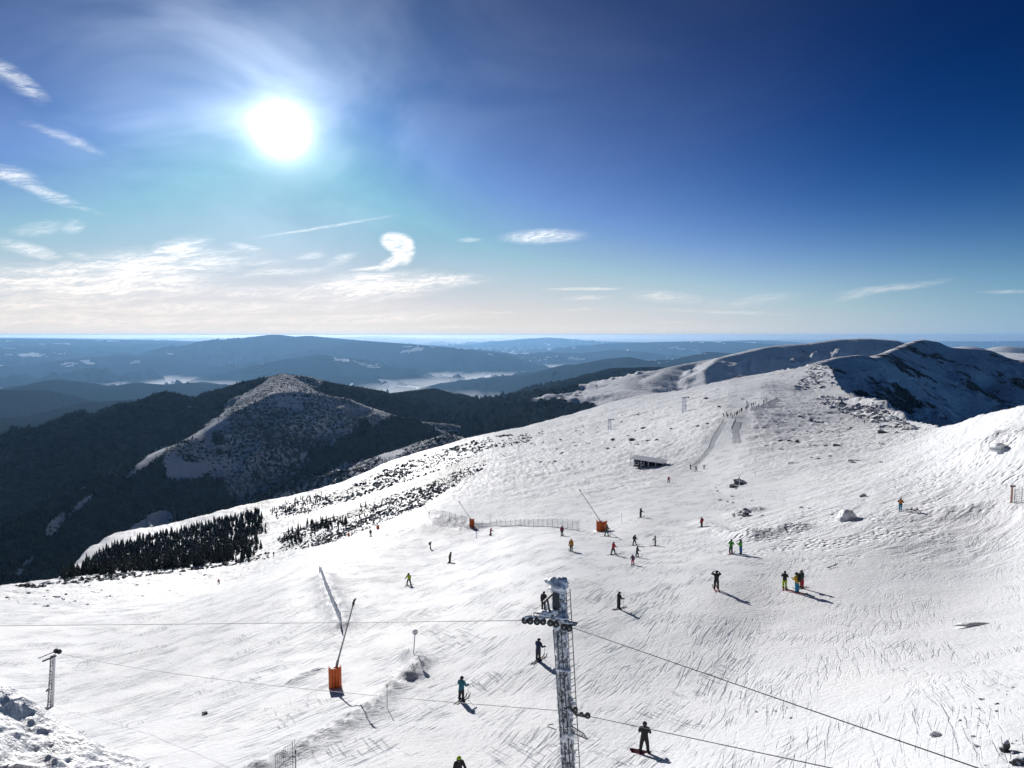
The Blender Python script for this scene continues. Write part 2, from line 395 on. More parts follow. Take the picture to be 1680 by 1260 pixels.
# ================================================================== materials
def pmat(name, col, rough=.6, var=.15, vs=8., bump=0., metal=0., frost=0., fs=14.):
    m = bpy.data.materials.new(name); m.use_nodes = True; N = NT(m.node_tree)
    o = N.n('ShaderNodeOutputMaterial'); p = N.n('ShaderNodeBsdfPrincipled')
    t = N.n('ShaderNodeTexCoord').outputs['Object']
    nz = N.noise(t, vs, 4, .6).outputs[0]
    f = N.mr(nz, .3, .7)
    c = N.mix(f, tuple(x * (1 - var) for x in col) + (1,), tuple(min(1, x * (1 + var)) for x in col) + (1,))
    rr = rough
    if frost > 0:
        fn = N.noise(t, fs, 6, .7).outputs[0]
        ff = N.mr(fn, .62 - frost * .35, .68 - frost * .25)
        c = N.mix(ff, c, (.8, .82, .85, 1)); bump = max(bump, .4)
        N.put(p.inputs['Normal'], None)
    N.put(p.inputs['Base Color'], c); p.inputs['Roughness'].default_value = rr; p.inputs['Metallic'].default_value = metal
    if bump:
        b = N.n('ShaderNodeBump'); b.inputs['Strength'].default_value = bump; b.inputs['Distance'].default_value = .02
        N.put(b.inputs['Height'], fn if frost > 0 else nz); N.put(p.inputs['Normal'], b.outputs[0])
    N.put(o.inputs[0], p.outputs[0])
    return m
def snow_near():
    m = bpy.data.materials.new("piste_snow"); m.use_nodes = True; N = NT(m.node_tree)
    o = N.n('ShaderNodeOutputMaterial'); p = N.n('ShaderNodeBsdfPrincipled')
    t = N.n('ShaderNodeTexCoord').outputs['Object']
    P = N.mp(t, sc=(1, 1, .4))
    wild_ = N.attr('wild'); foot = N.attr('foot'); pass
    warp = N.noise(P, .022, 2, .5).outputs['Color']
    Pw = N.vm('ADD', P, N.vm('MULTIPLY', N.vm('SUBTRACT', warp, (.5, .5, .5)), (7, 7, 0)))
    # ski edge marks: long thin streaks, direction wandering
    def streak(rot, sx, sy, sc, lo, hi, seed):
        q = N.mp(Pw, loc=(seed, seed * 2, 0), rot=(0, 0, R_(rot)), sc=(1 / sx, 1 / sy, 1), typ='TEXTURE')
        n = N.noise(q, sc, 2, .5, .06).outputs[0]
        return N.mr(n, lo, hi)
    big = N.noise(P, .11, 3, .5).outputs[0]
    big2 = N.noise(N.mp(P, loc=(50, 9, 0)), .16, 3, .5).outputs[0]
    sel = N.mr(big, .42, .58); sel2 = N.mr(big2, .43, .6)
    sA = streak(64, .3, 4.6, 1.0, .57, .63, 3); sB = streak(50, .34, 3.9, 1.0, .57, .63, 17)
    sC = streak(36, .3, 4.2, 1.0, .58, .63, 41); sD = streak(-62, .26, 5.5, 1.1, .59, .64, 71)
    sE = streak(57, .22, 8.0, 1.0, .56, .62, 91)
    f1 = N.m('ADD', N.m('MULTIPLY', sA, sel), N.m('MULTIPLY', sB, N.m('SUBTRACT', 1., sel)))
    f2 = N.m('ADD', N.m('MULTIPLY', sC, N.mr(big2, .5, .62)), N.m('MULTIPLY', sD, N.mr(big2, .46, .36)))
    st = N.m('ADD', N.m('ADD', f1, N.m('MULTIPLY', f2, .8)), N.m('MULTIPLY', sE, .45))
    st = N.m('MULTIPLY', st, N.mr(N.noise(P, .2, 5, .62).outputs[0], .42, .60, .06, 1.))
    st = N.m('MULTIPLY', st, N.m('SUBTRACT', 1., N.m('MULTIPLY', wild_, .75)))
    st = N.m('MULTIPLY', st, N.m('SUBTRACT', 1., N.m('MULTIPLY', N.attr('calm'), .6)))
    rough = N.noise(P, 2.6, 6, .66).outputs[0]
    # wind crust: sastrugi across the wind
    sas = N.noise(N.mp(Pw, rot=(0, 0, R_(28)), sc=(2.9, .9, 1), typ='TEXTURE'), .55, 5, .62, .5).outputs[0]
    h = N.m('MULTIPLY', st, -.085)
    h = N.m('ADD', h, N.m('MULTIPLY', rough, .085))
    h = N.m('ADD', h, N.m('MULTIPLY', N.m('MULTIPLY', sas, wild_), .62))
    fv = N.n('ShaderNodeTexVoronoi', feature='SMOOTH_F1'); N.put(fv.inputs['Vector'], N.mp(P, sc=(1, 1, 1))); fv.inputs['Scale'].default_value = 1.5
    ft = N.mr(fv.outputs['Distance'], .12, .45, -.28, 0.)
    h = N.m('ADD', h, N.m('MULTIPLY', ft, foot))
    b = N.n('ShaderNodeBump'); b.inputs['Strength'].default_value = 1.; b.inputs['Distance'].default_value = 1.
    N.put(b.inputs['Height'], h)
    # colour: clean snow, ski marks greyed by scraping plus groove shade painted in, dark shrub twigs and grass on wild snow
    icy = N.mr(N.noise(P, .06, 4, .6).outputs[0], .35, .7)
    c = N.mix(icy, (.82, .83, .845, 1), (.88, .88, .88, 1))
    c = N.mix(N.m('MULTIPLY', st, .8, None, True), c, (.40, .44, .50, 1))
    shr = N.attr('shrub')
    d1 = N.noise(N.mp(Pw, sc=(1, 1.3, 1)), .62, 5, .72).outputs[0]
    thr = N.m('SUBTRACT', .80, N.m('MULTIPLY', shr, .36))
    tw = N.mr(N.m('SUBTRACT', d1, thr), 0., .05)
    c = N.mix(tw, c, (.05, .055, .055, 1))
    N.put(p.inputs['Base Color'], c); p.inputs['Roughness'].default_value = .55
    p.inputs['Specular IOR Level'].default_value = .04
    N.put(p.inputs['Normal'], b.outputs[0]); N.put(o.inputs[0], p.outputs[0])
    return m
def snow_lump():
    m = bpy.data.materials.new("crusted_snow"); m.use_nodes = True; N = NT(m.node_tree)
    o = N.n('ShaderNodeOutputMaterial'); p = N.n('ShaderNodeBsdfPrincipled')
    t = N.n('ShaderNodeTexCoord').outputs['Object']
    n1 = N.noise(t, 3.0, 6, .6).outputs[0]; n2 = N.noise(t, 38, 3, .6).outputs[0]
    h = N.m('ADD', N.m('MULTIPLY', n1, .16), N.m('MULTIPLY', n2, .014))
    b = N.n('ShaderNodeBump'); b.inputs['Distance'].default_value = 1.; b.inputs['Strength'].default_value = 1.; N.put(b.inputs['Height'], h)
    N.put(p.inputs['Base Color'], N.mix(N.mr(n1, .3, .7), (.78, .79, .81, 1), (.86, .86, .86, 1)))
    p.inputs['Roughness'].default_value = .45; N.put(p.inputs['Normal'], b.outputs[0]); N.put(o.inputs[0], p.outputs[0])
    return m
def mountain_mat():
    m = bpy.data.materials.new("mountain_ground"); m.use_nodes = True; N = NT(m.node_tree)
    o = N.n('ShaderNodeOutputMaterial'); p = N.n('ShaderNodeBsdfPrincipled')
    t = N.n('ShaderNodeTexCoord').outputs['Object']
    fo = N.attr('forest'); sp = N.attr('speck'); rk = N.attr('rock'); fl = N.attr('field')
    nf = N.noise(t, .045, 5, .7).outputs[0]           # tree scale mottling
    snow = (.80, .81, .83, 1)
    nt_ = N.noise(t, .02, 5, .65).outputs[0]
    trees = N.mix(N.mr(nf, .35, .7), (.010, .014, .017, 1), (.032, .037, .042, 1))
    d = N.noise(N.mp(t, sc=(1, 1, .45)), .11, 5, .75).outputs[0]
    dots = N.mr(N.m('ADD', d, N.m('MULTIPLY', sp, .34)), .70, .76)
    c = N.mix(dots, snow, (.035, .04, .042, 1))
    rn = N.noise(N.mp(t, sc=(1, 1, .35)), .02, 7, .72).outputs[0]
    rocks = N.mr(N.m('ADD', rn, N.m('MULTIPLY', rk, .30)), .72, .77)
    c = N.mix(rocks, c, (.05, .055, .065, 1))
    edge = N.m('ADD', fo, N.m('MULTIPLY', N.m('SUBTRACT', nt_, .5), .9))
    c = N.mix(N.mr(edge, .46, .54), c, trees)
    # farmland, towns and copses on the plain
    v = N.n('ShaderNodeTexVoronoi'); N.put(v.inputs['Vector'], N.mp(t, rot=(0, 0, .5), sc=(1, .55, 1))); v.inputs['Scale'].default_value = .0016; v.inputs['Randomness'].default_value = .9
    vc = N.n('ShaderNodeSeparateColor'); N.put(vc.inputs[0], v.outputs['Color'])
    fieldc = N.mix(N.mr(vc.outputs[0], .35, .9, 0., 1.), (.78, .79, .80, 1), (.12, .125, .13, 1))
    cop = N.noise(N.mp(t, sc=(1, .8, 1)), .00055, 6, .62).outputs[0]
    fieldc = N.mix(N.mr(cop, .47, .52), fieldc, (.022, .027, .03, 1))
    c = N.mix(fl, c, fieldc)
    N.put(p.inputs['Base Color'], c); p.inputs['Roughness'].default_value = 1.; p.inputs['Specular IOR Level'].default_value = 0.
    N.put(p.inputs['Normal'], None)
    h = N.m('ADD', N.m('MULTIPLY', nf, 12.), N.m('MULTIPLY', rn, 16.))
    b = N.n('ShaderNodeBump'); b.inputs['Strength'].default_value = .55; b.inputs['Distance'].default_value = 1.
    N.put(b.inputs['Height'], h); N.put(p.inputs['Normal'], b.outputs[0]); N.put(o.inputs[0], p.outputs[0])
    return m
M_SNOW = snow_near(); M_LUMP = snow_lump(); M_MTN = mountain_mat()

# ================================================================== near slope mesh
NA, NR = 1020, 620
aa = np.radians(np.linspace(-49, 49, NA)); rr = np.exp(np.linspace(math.log(9), math.log(1500), NR))
A2, R2 = np.meshgrid(aa, rr, indexing='ij')
X = R2 * np.sin(A2); Y = R2 * np.cos(A2)
Z = near_h(X, Y)
wl = wild(X, Y, R2, A2)
AD = np.degrees(A2); LR = np.log(R2)
foot = np.maximum(sstep(31, 34, AD + fbm(X / 14, Y / 14, 3, 31) * 6) * sstep(np.log(88), np.log(104), LR) * .9,
                  np.exp(-((AD - 26) / 8) ** 2 - ((LR - np.log(83)) / .10) ** 2) * 1.1 + np.exp(-((AD - 24) / 5.5) ** 2 - ((LR - np.log(94)) / .12) ** 2) * .9)
foot = foot * sstep(-.25, .15, fbm(X / 9, Y / 5, 3, 37))
# scrub belt on the left flank and thin scrub along the ridge
el_v = np.degrees(np.arctan2(Z, R2))
lft = sstep(3.0, -6.0, AD) * sstep(np.log(200), np.log(260), LR) * sstep(-26, -22.5, AD)
belt = sstep(-.35, .15, fbm(X / 70, Y / 34, 3, 41))
shr = np.clip(lft * (.50 + .5 * belt), 0, 1)
pt_run = np.exp(-((LR - (np.log(400) + (AD + 14) * .012)) / .07) ** 2) * sstep(6, 0, AD)   # the cat track through the scrub
pt_run2 = np.exp(-((AD + 20.8 - (LR - 5.8) * 2.2) / .8) ** 2)
shr = shr * (1 - np.clip(pt_run, 0, 1)) * (1 - np.clip(pt_run2, 0, 1))
ridge = sstep(np.log(240), np.log(420), LR) * (AD > 0) * (.25 + .22 * fbm(X / 50, Y / 50, 3, 43)) * (wl > .3)
rim = np.exp(-((LR - np.interp(A2, _bA, _bR)) / .10) ** 2) * sstep(24, 25.2, AD) * sstep(30.5, 29, AD) * .9
shr = np.clip(np.maximum(np.maximum(shr, ridge), rim), 0, 1)
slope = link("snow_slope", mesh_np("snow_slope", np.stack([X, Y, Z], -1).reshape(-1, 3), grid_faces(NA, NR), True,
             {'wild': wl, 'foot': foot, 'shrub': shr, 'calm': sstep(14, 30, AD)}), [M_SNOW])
tag(slope, kind='structure')
NEAR_EL = np.maximum.accumulate(Z / R2, axis=1)

# ================================================================== far terrain: ridges over a plain
RID = []   # (list of (u,v,R), slope, kind, crest width)
RID.append(([(-250, 1000, 1100), (-150, 930, 1150), (0, 868, 1250), (100, 822, 1350), (200, 772, 1500), (262, 742, 1600), (330, 712, 1720), (400, 668, 1850), (455, 643, 1930), (492, 641, 1950), (560, 652, 1980), (600, 667, 2000), (680, 690, 2050), (740, 696, 2100), (775, 712, 2100)], .62, 'front', 20))
RID.append(([(-300, 880, 1500), (-150, 832, 1700), (0, 772, 1950), (100, 716, 2100), (200, 668, 2250), (270, 642, 2400), (312, 653, 2450), (350, 646, 2500), (400, 626, 2500), (440, 617, 2450), (465, 613, 2420), (500, 617, 2450), (545, 628, 2550), (620, 640, 2700), (690, 668, 2750), (760, 708, 2700)], .5, 'back', 25))
RID.append(([(465, 613, 2420), (458, 628, 2200), (455, 643, 1950)], .62, 'front', 30))
RID.append(([(585, 655, 3000), (640, 645, 3300), (710, 637, 3500), (745, 648, 3500), (770, 690, 3400), (790, 712, 3300)], .5, 'wood', 30))
RID.append(([(800, 735, 2300), (790, 705, 2400), (765, 697, 2450)], .4, 'snow', 15))
RID.append(([(640, 742, 1500), (700, 722, 1350), (735, 712, 1300), (770, 722, 1250)], .5, 'front', 15))
RID.append(([(760, 700, 3300), (830, 655, 3900), (880, 640, 4100), (920, 628, 4300), (1005, 604, 4700), (1060, 602, 4900), (1120, 603, 5200)], .42, 'wood', 60))
RID.append(([(930, 680, 2300), (990, 637, 2700), (1040, 618, 2900), (1100, 602, 3100), (1180, 587, 3300), (1240, 572, 3500), (1275, 567, 3600), (1330, 563, 3700), (1370, 557, 3800), (1420, 555, 3900), (1465, 558, 4000), (1500, 566, 4000), (1640, 640, 3900)], .60, 'alp', 30))
RID.append(([(1275, 567, 3600), (1180, 587, 3200), (1155, 607, 2850), (1160, 650, 2500)], .62, 'alp', 8))
RID.append(([(1290, 612, 900), (1345, 594, 1010), (1375, 586, 1080), (1410, 582.5, 1130), (1432, 587, 1180), (1455, 578, 1350), (1475, 570, 1500), (1500, 560, 1620), (1515, 557, 1680), (1532, 560, 1700), (1558, 570, 1720), (1620, 574, 1850), (1680, 597, 1900), (1760, 630, 1900), (1900, 700, 1800)], .72, 'cliff', 10))
RID.append(([(1500, 568, 1620), (1505, 640, 1250), (1490, 700, 1000)], .75, 'cliff', 20))
RID.append(([(985, 638, 2650), (1035, 640, 2400), (1085, 652, 2200)], .30, 'alp', 40))
RID.append(([(1100, 604, 3080), (1070, 624, 2750), (1055, 650, 2450)], .34, 'alp', 30))
RID.append(([(1040, 619, 2880), (1030, 640, 2500)], .3, 'alp', 40))
RID.append(([(1660, 590, 1880), (1650, 640, 1450), (1640, 700, 1200)], .7, 'cliff', 30))
RID.append(([(1480, 575, 12000), (1560, 570, 11500), (1590, 568, 11000), (1620, 573, 11000), (1650, 568, 11000), (1690, 571, 11500), (1800, 566, 12000)], .40, 'snowy', 150))
RID.append(([(1580, 571, 9500), (1610, 576, 9000), (1680, 580, 8500), (1800, 590, 8000)], .45, 'snowy', 100))
def hill(pts, s, k='hill', w=300): RID.append((pts, s, k, w))
hill([(-400, 560, 42e3), (-100, 556, 42e3), (0, 555.5, 42e3), (80, 556, 42e3), (180, 557, 44e3), (300, 560, 44e3), (400, 562, 44e3)], .06, w=2500)
hill([(230, 590, 26e3), (300, 574, 28e3), (350, 564, 29e3), (410, 555, 28e3), (450, 549, 28e3), (480, 552.5, 28e3), (505, 551, 28e3), (560, 556, 30e3), (640, 562, 30e3), (720, 568, 28e3), (800, 576, 26e3)], .20, w=400)
hill([(440, 590, 23e3), (500, 578, 23e3), (560, 566, 24e3), (600, 560, 24e3), (640, 562, 24e3), (700, 568, 23e3), (760, 573, 22e3), (800, 582, 21e3), (850, 600, 20e3), (880, 612, 19e3)], .26)
hill([(400, 610, 18e3), (440, 596, 18e3), (480, 588, 18e3), (525, 582, 18e3), (560, 590, 17.5e3), (610, 602, 17e3), (650, 618, 16.5e3)], .28, w=200)
hill([(330, 612, 19e3), (370, 600, 20e3), (420, 594, 20e3)], .25)
hill([(20, 606, 21e3), (80, 596, 22e3), (150, 586, 23e3), (205, 583, 23e3), (260, 588, 22e3), (320, 598, 21e3)], .2)
hill([(-300, 575, 30e3), (-100, 570, 30e3), (60, 568, 32e3), (150, 571, 32e3), (230, 576, 30e3)], .12, w=900)
hill([(30, 640, 10e3), (90, 623, 11e3), (125, 627, 11e3), (200, 642, 10.5e3)], .3, w=150)
hill([(180, 645, 10e3), (222, 628, 11e3), (270, 631, 11e3), (330, 627, 11.5e3), (370, 638, 11e3)], .3, w=150)
hill([(-200, 650, 7.6e3), (0, 640, 8e3), (60, 640, 8.2e3), (120, 655, 8e3), (190, 668, 7.6e3)], .35, w=120)
hill([(-200, 700, 5e3), (-50, 690, 5.2e3), (60, 682, 5.6e3), (150, 660, 6.4e3), (220, 655, 7e3)], .35, w=120)
hill([(-300, 760, 3.6e3), (-100, 735, 3.8e3), (0, 722, 4.2e3), (60, 705, 4.6e3), (130, 690, 5e3)], .4, w=100)
hill([(760, 566, 60e3), (830, 560, 62e3), (880, 557, 62e3), (898, 553.5, 62e3), (920, 556, 62e3), (990, 560, 62e3), (1080, 562, 60e3)], .12, w=500)
hill([(-500, 554, 76e3), (-200, 553, 76e3), (60, 554, 77e3), (200, 555, 77e3), (330, 553.5, 76e3), (420, 555, 76e3), (560, 552.5, 76e3), (700, 554, 76e3), (860, 555, 76e3), (1000, 556, 76e3), (1150, 558, 76e3), (1300, 557, 75e3), (1450, 559, 75e3), (1600, 560, 75e3), (1750, 559, 75e3), (2100, 560, 75e3)], .10, w=900)
hill([(560, 553, 70e3), (620, 551, 72e3), (700, 555, 72e3), (800, 556, 74e3)], .12, w=900)
hill([(960, 570, 36e3), (1010, 563, 38e3), (1080, 561, 38e3), (1150, 560, 39e3), (1200, 561, 38e3), (1290, 566, 36e3)], .16, w=500)
hill([(1180, 560, 55e3), (1230, 558, 55e3), (1270, 559, 55e3), (1340, 564, 52e3)], .14, w=500)
hill([(780, 592, 24e3), (850, 583, 26e3), (900, 578, 27e3), (960, 580, 27e3), (1010, 574, 28e3)], .15, w=400)
hill([(930, 600, 13e3), (975, 594, 13.5e3), (1000, 588, 14e3), (1030, 585.5, 14e3), (1060, 591, 14e3), (1110, 590, 15e3), (1165, 577, 18e3), (1205, 580, 18e3), (1260, 580, 17e3)], .32, w=150)
hill([(908, 611, 16e3), (934, 597, 16.5e3), (955, 610, 16e3)], .3, w=60)
hill([(730, 633, 13e3), (780, 622, 13.5e3), (833, 616, 13.5e3), (880, 626, 13e3)], .25, w=150)
hill([(620, 622, 15e3), (500, 622, 15e3), (560, 617, 15e3)], .2, w=100)
FA, FR = 860, 590
PLAIN = -1240.
fa = np.radians(np.linspace(-52, 52, FA)); fr = np.exp(np.linspace(math.log(420), math.log(88e3), FR))
def far_h(x, y):
    """height of the far land and weights of its kinds of ground"""
    r = np.hypot(x, y)
    z = PLAIN + 70 * fbm(x / 5200, y / 5200, 4, 51) + 60 * np.maximum(0, fbm(x / 1900, y / 1900, 4, 52)) * sstep(5e3, 2e4, r)
    z = np.where(r < 6500, z, z)
    own = np.full(x.shape, -1, int); dep = np.full(x.shape, 1e6)
    wx = fbm(x / 420, y / 420, 4, 61); wy = fbm(x / 420 + 9, y / 420, 4, 62)
    fx = fbm(x / 2600, y / 2600, 4, 63); fy = fbm(x / 2600 + 5, y / 2600, 4, 64)
    gul = fbm(x / 260 + wx, y / 260 + wy, 4, 65, .55, True); gulb = fbm(x / 1500 + fx, y / 1500 + fy, 4, 66, .5, True)
    hf = fbm(x / 70, y / 70, 3, 67, .55, True)
    for k, (P, s, kd, w) in enumerate(RID):
        pts = []
        for (u, v, R) in P:
            a, t = ray(u, v); pts.append((R * math.sin(a), R * math.cos(a), R * t))
        P3 = np.array(pts); farr = P[0][2] > 6500
        sc = 1.0 if not farr else 4.0
        best = np.full(x.shape, -1e9); bd = np.full(x.shape, 1e9)
        for i in range(len(P3) - 1):
            (x0, y0, z0), (x1, y1, z1) = P3[i], P3[i + 1]
            vx, vy = x1 - x0, y1 - y0
            t = np.clip(((x - x0) * vx + (y - y0) * vy) / (vx * vx + vy * vy), 0, 1)
            d = np.hypot(x - x0 - t * vx, y - y0 - t * vy)
            rs = (fx * .55 if farr else wx * .22)
            g = gulb if farr else gul
            fade = np.clip(d / (w * 4 + 60 * sc), 0, 1)
            dd = np.sqrt(d * d + w * w) - w
            zz = z0 + (z1 - z0) * t - dd * s * (1 + fade * (rs - (.36 if farr else .42) * (g)))
            if not farr: zz = zz + np.minimum(fade, 1) * ((10 * wy + 5 * gul) if kd not in ('alp', 'cliff') else (16 * wy + 13 * gul + 5 * hf))
            m = zz > best
            best = np.where(m, zz, best); bd = np.where(m, dd, bd)
        if farr: best = best + 20 * gulb * np.clip(bd / 900, 0, 1) + 7 * gul * np.clip(bd / 500, 0, 1)
        m = best > z
        z = np.where(m, best, z); own = np.where(m, k, own); dep = np.where(m, bd, dep)
    return z, own, dep, gul, wx
FA2, FR2 = np.meshgrid(fa, fr, indexing='ij')
FX = FR2 * np.sin(FA2); FY = FR2 * np.cos(FA2)
FZ, own, dep, gul, wxn = far_h(FX, FY)
nl = fbm(FX / 180, FY / 180, 4, 71); nb = fbm(FX / 600, FY / 600, 3, 72); nh = fbm(FX / 2200, FY / 2200, 5, 73)
fad = np.degrees(FA2)
forest = np.zeros_like(FZ); speck = np.zeros_like(FZ); rock = np.zeros_like(FZ); field = np.zeros_like(FZ)
kinds = np.array([k for _, _, k, _ in RID] + ['plain'])[own]
m = kinds == 'front'
lim = np.interp(fad, [-40, -30, -27, -25, -22.5, -20, -16, -11, -6, 0], [10, 20, 60, 150, 310, 400, 300, 180, 110, 80])
forest[m] = sstep(-110, 90, (dep - lim + nl * 60 + gul * 50))[m]; speck[m] = (.37 + .28 * nl + .20 * sstep(0, 260, dep) + .16 * (gul > .1) + .14 * np.exp(-(dep / 90) ** 2) * (fad > -24))[m]
clear = ((nb > .36) & (dep > 250)) | ((fad > -33.5) & (fad < -28.5) & (nb > -.1) & (dep > 430) & (nl > -.3))
forest[m & clear] = 0.1; speck[m & clear] = 0.
cu = 840 + np.tan(FA2) * F * 1.0; VV_ = 630 - F * np.tan(np.arctan2(FZ, FR2) * 1.0 + PITCH)   # photo row of each point, good enough for the middle
def ell(u, v, a, b, ro):
    c_, s_ = math.cos(R_(ro)), math.sin(R_(ro)); X_ = cu - u; Y_ = VV_ - v
    return np.hypot((X_ * c_ - Y_ * s_) / a, (X_ * s_ + Y_ * c_) / b) + .45 * nl + .25 * gul
for e_ in [(205, 842, 80, 20, 28), (75, 802, 28, 10, 35), (235, 728, 48, 7, 30), (120, 780, 30, 5, 30), (300, 750, 38, 13, 8), (150, 890, 40, 8, 25), (640, 742, 26, 7, 12), (20, 850, 30, 6, 35)]:
    k_ = sstep(1.15, .8, ell(*e_)) * m; forest = forest * (1 - k_ * .85); speck = speck * (1 - .6 * k_)
m = kinds == 'back'
forest[m] = np.where((fad > -21.2) & (fad < -16.5) & (dep < 120), .3, .95)[m]; speck[m] = .75
forest[m & (nb > .38) & (fad < -22)] = .2
back_m = kinds == 'back'
for e_ in [(235, 728, 40, 6, 30), (310, 655, 8, 3, 0), (190, 760, 30, 5, 30)]:
    k_ = sstep(1.1, .8, ell(*e_)) * back_m; forest = forest * (1 - k_ * .85); speck = speck * (1 - .5 * k_)
m = kinds == 'wood'; forest[m] = (.95 - (nh > .42) * .5)[m]
m = kinds == 'snow'; speck[m] = .15
m = kinds == 'alp'
forest[m] = sstep(250, 420, dep + nl * 120 + (fad < 8) * 130)[m]; speck[m] = (np.where(fad < 15, .30 + .35 * nl, .02))[m]; rock[m] = (.30 + .5 * nl + .3 * sstep(80, 350, dep))[m] * (fad > 12)[m]
m = kinds == 'cliff'; rock[m] = (.36 + .5 * nl + .25 * (gul > .3))[m]
m = kinds == 'snowy'; rock[m] = .1; forest[m] = sstep(500, 1500, dep)[m] * .6
m = kinds == 'hill'; forest[m] = .98; forest[m & (nh > .30) & (nb > .05)] = .1; field[m] = 0
m = kinds == 'plain'
opn = np.full(FZ.shape, .04)
for (u_, v_, a_, b_, k_) in [(90, 622, 170, 26, 1.), (720, 628, 190, 20, 1.1), (900, 612, 150, 16, .7), (80, 690, 60, 14, .5), (480, 612, 90, 10, .5), (500, 575, 500, 8, .3)]:
    opn = opn + k_ * np.exp(-((cu - u_) / a_) ** 2 - ((VV_ - v_) / b_) ** 2)
field[m] = sstep(-.05, .12, opn + .8 * nh + .25 * nb)[m]; forest[m] = .97
m = kinds == 'plain' 

near_plain = (kinds == 'plain') & (FR2 < 7000); field[near_plain] = 0; forest[near_plain] = .9
mtn = link("mountain_terrain", mesh_np("mountain_terrain", np.stack([FX, FY, FZ], -1).reshape(-1, 3), grid_faces(FA, FR), True,
           {'forest': forest, 'speck': speck, 'rock': rock, 'field': field}), [M_MTN])
tag(mtn, kind='structure')

# ================================================================== air
hb = MB(); HX = 150e3
hb.v = [(-HX, -3000, -1420), (HX, -3000, -1420), (HX, 95e3, -1420), (-HX, 95e3, -1420), (-HX, -3000, 45), (HX, -3000, 45), (HX, 95e3, 45), (-HX, 95e3, 45)]
hb.f = [[3, 2, 1, 0], [4, 5, 6, 7], [0, 1, 5, 4], [1, 2, 6, 5], [2, 3, 7, 6], [3, 0, 4, 7]]
hm = bpy.data.materials.new("winter_air"); hm.use_nodes = True; N = NT(hm.node_tree)
ho = N.n('ShaderNodeOutputMaterial'); pv = N.n('ShaderNodeVolumePrincipled')
pv.inputs['Color'].default_value = (.28, .55, .90, 1); pv.inputs['Density'].default_value = 1.9e-5; pv.inputs['Anisotropy'].default_value = .36
N.put(ho.inputs['Volume'], pv.outputs[0])
tag(hb.obj("haze", hm), kind='stuff')
mm = bpy.data.materials.new("valley_mist"); mm.use_nodes = True; N = NT(mm.node_tree)
ho = N.n('ShaderNodeOutputMaterial'); pv = N.n('ShaderNodeVolumePrincipled')
pv.inputs['Color'].default_value = (.86, .86, .87, 1); pv.inputs['Density'].default_value = 2.4e-4; pv.inputs['Anisotropy'].default_value = .55
N.put(ho.inputs['Volume'], pv.outputs[0])
mb = MB(); mb.v = [(x, y, z) for z in (-1405, -1060) for (x, y) in ((-HX * .9, 6000), (HX * .9, 6000), (HX * .9, 94e3), (-HX * .9, 94e3))]; mb.f = hb.f
tag(mb.obj("valley_mist", mm), kind='stuff')
dm = mm.copy(); dm.name = "distant_mist"; [n for n in dm.node_tree.nodes if n.bl_idname == 'ShaderNodeVolumePrincipled'][0].inputs['Density'].default_value = 1.2e-4
mb = MB(); mb.v = [(x, y, z) for z in (-1410, 25) for (x, y) in ((-HX * .95, 60e3), (HX * .95, 60e3), (HX * .95, 94.5e3), (-HX * .95, 94.5e3))]; mb.f = hb.f
tag(mb.obj("distant_mist", dm), kind='stuff')
#OBJECTS
# ================================================================== sampling helpers: sight line -> visible ground
_aN = aa; _daN = aa[1] - aa[0]; _daF = fa[1] - fa[0]
FAR_ELM = np.maximum.accumulate(FZ / FR2, axis=1)
def rays(U, V):
    x = U - 840.; q = 630. - V
    y = F * math.cos(PITCH) + q * math.sin(PITCH); z = q * math.cos(PITCH) - F * math.sin(PITCH)
    return np.arctan2(x, y), z / np.hypot(x, y)
def hit_near(U, V):
    a, t = rays(U, V); i = np.clip(np.round((a - aa[0]) / _daN).astype(int), 0, NA - 1)
    k = np.array([np.searchsorted(NEAR_EL[ii], tt) for ii, tt in zip(i, t)]); ok = k < NR
    k = np.clip(k, 1, NR - 1); e0 = NEAR_EL[i, k - 1]; e1 = NEAR_EL[i, k]
    fr_ = np.clip((t - e0) / np.maximum(e1 - e0, 1e-9), 0, 1); R = rr[k - 1] + (rr[k] - rr[k - 1]) * fr_
    x, y = R * np.sin(a), R * np.cos(a)
    return x, y, near_h(x, y), R, ok, i, k
def hit_far(U, V):
    a, t = rays(U, V); i = np.clip(np.round((a - fa[0]) / _daF).astype(int), 0, FA - 1)
    k = np.array([np.searchsorted(FAR_ELM[ii], tt) for ii, tt in zip(i, t)]); ok = (k < FR) & (k > 0)
    k = np.clip(k, 1, FR - 1); _, tn, = rays(U, V)
    i2 = np.clip(np.round((a - aa[0]) / _daN).astype(int), 0, NA - 1)
    ok &= NEAR_EL[i2, -1] < t + .002
    R = fr[k]; return R * np.sin(a), R * np.cos(a), FZ[i, k], R, ok, i, k
def inpoly(U, V, P):
    ins = np.zeros(U.shape, bool); n = len(P)
    for i in range(n):
        x0, y0 = P[i]; x1, y1 = P[(i + 1) % n]
        c = ((y0 > V) != (y1 > V)) & (U < (x1 - x0) * (V - y0) / (y1 - y0 + 1e-9) + x0); ins ^= c
    return ins
rs = np.random.RandomState(3)
def sample_poly(P, n):
    P_ = np.array(P); U = rs.uniform(P_[:, 0].min(), P_[:, 0].max(), n * 4); V = rs.uniform(P_[:, 1].min(), P_[:, 1].max(), n * 4)
    m = inpoly(U, V, P); return U[m][:n], V[m][:n]
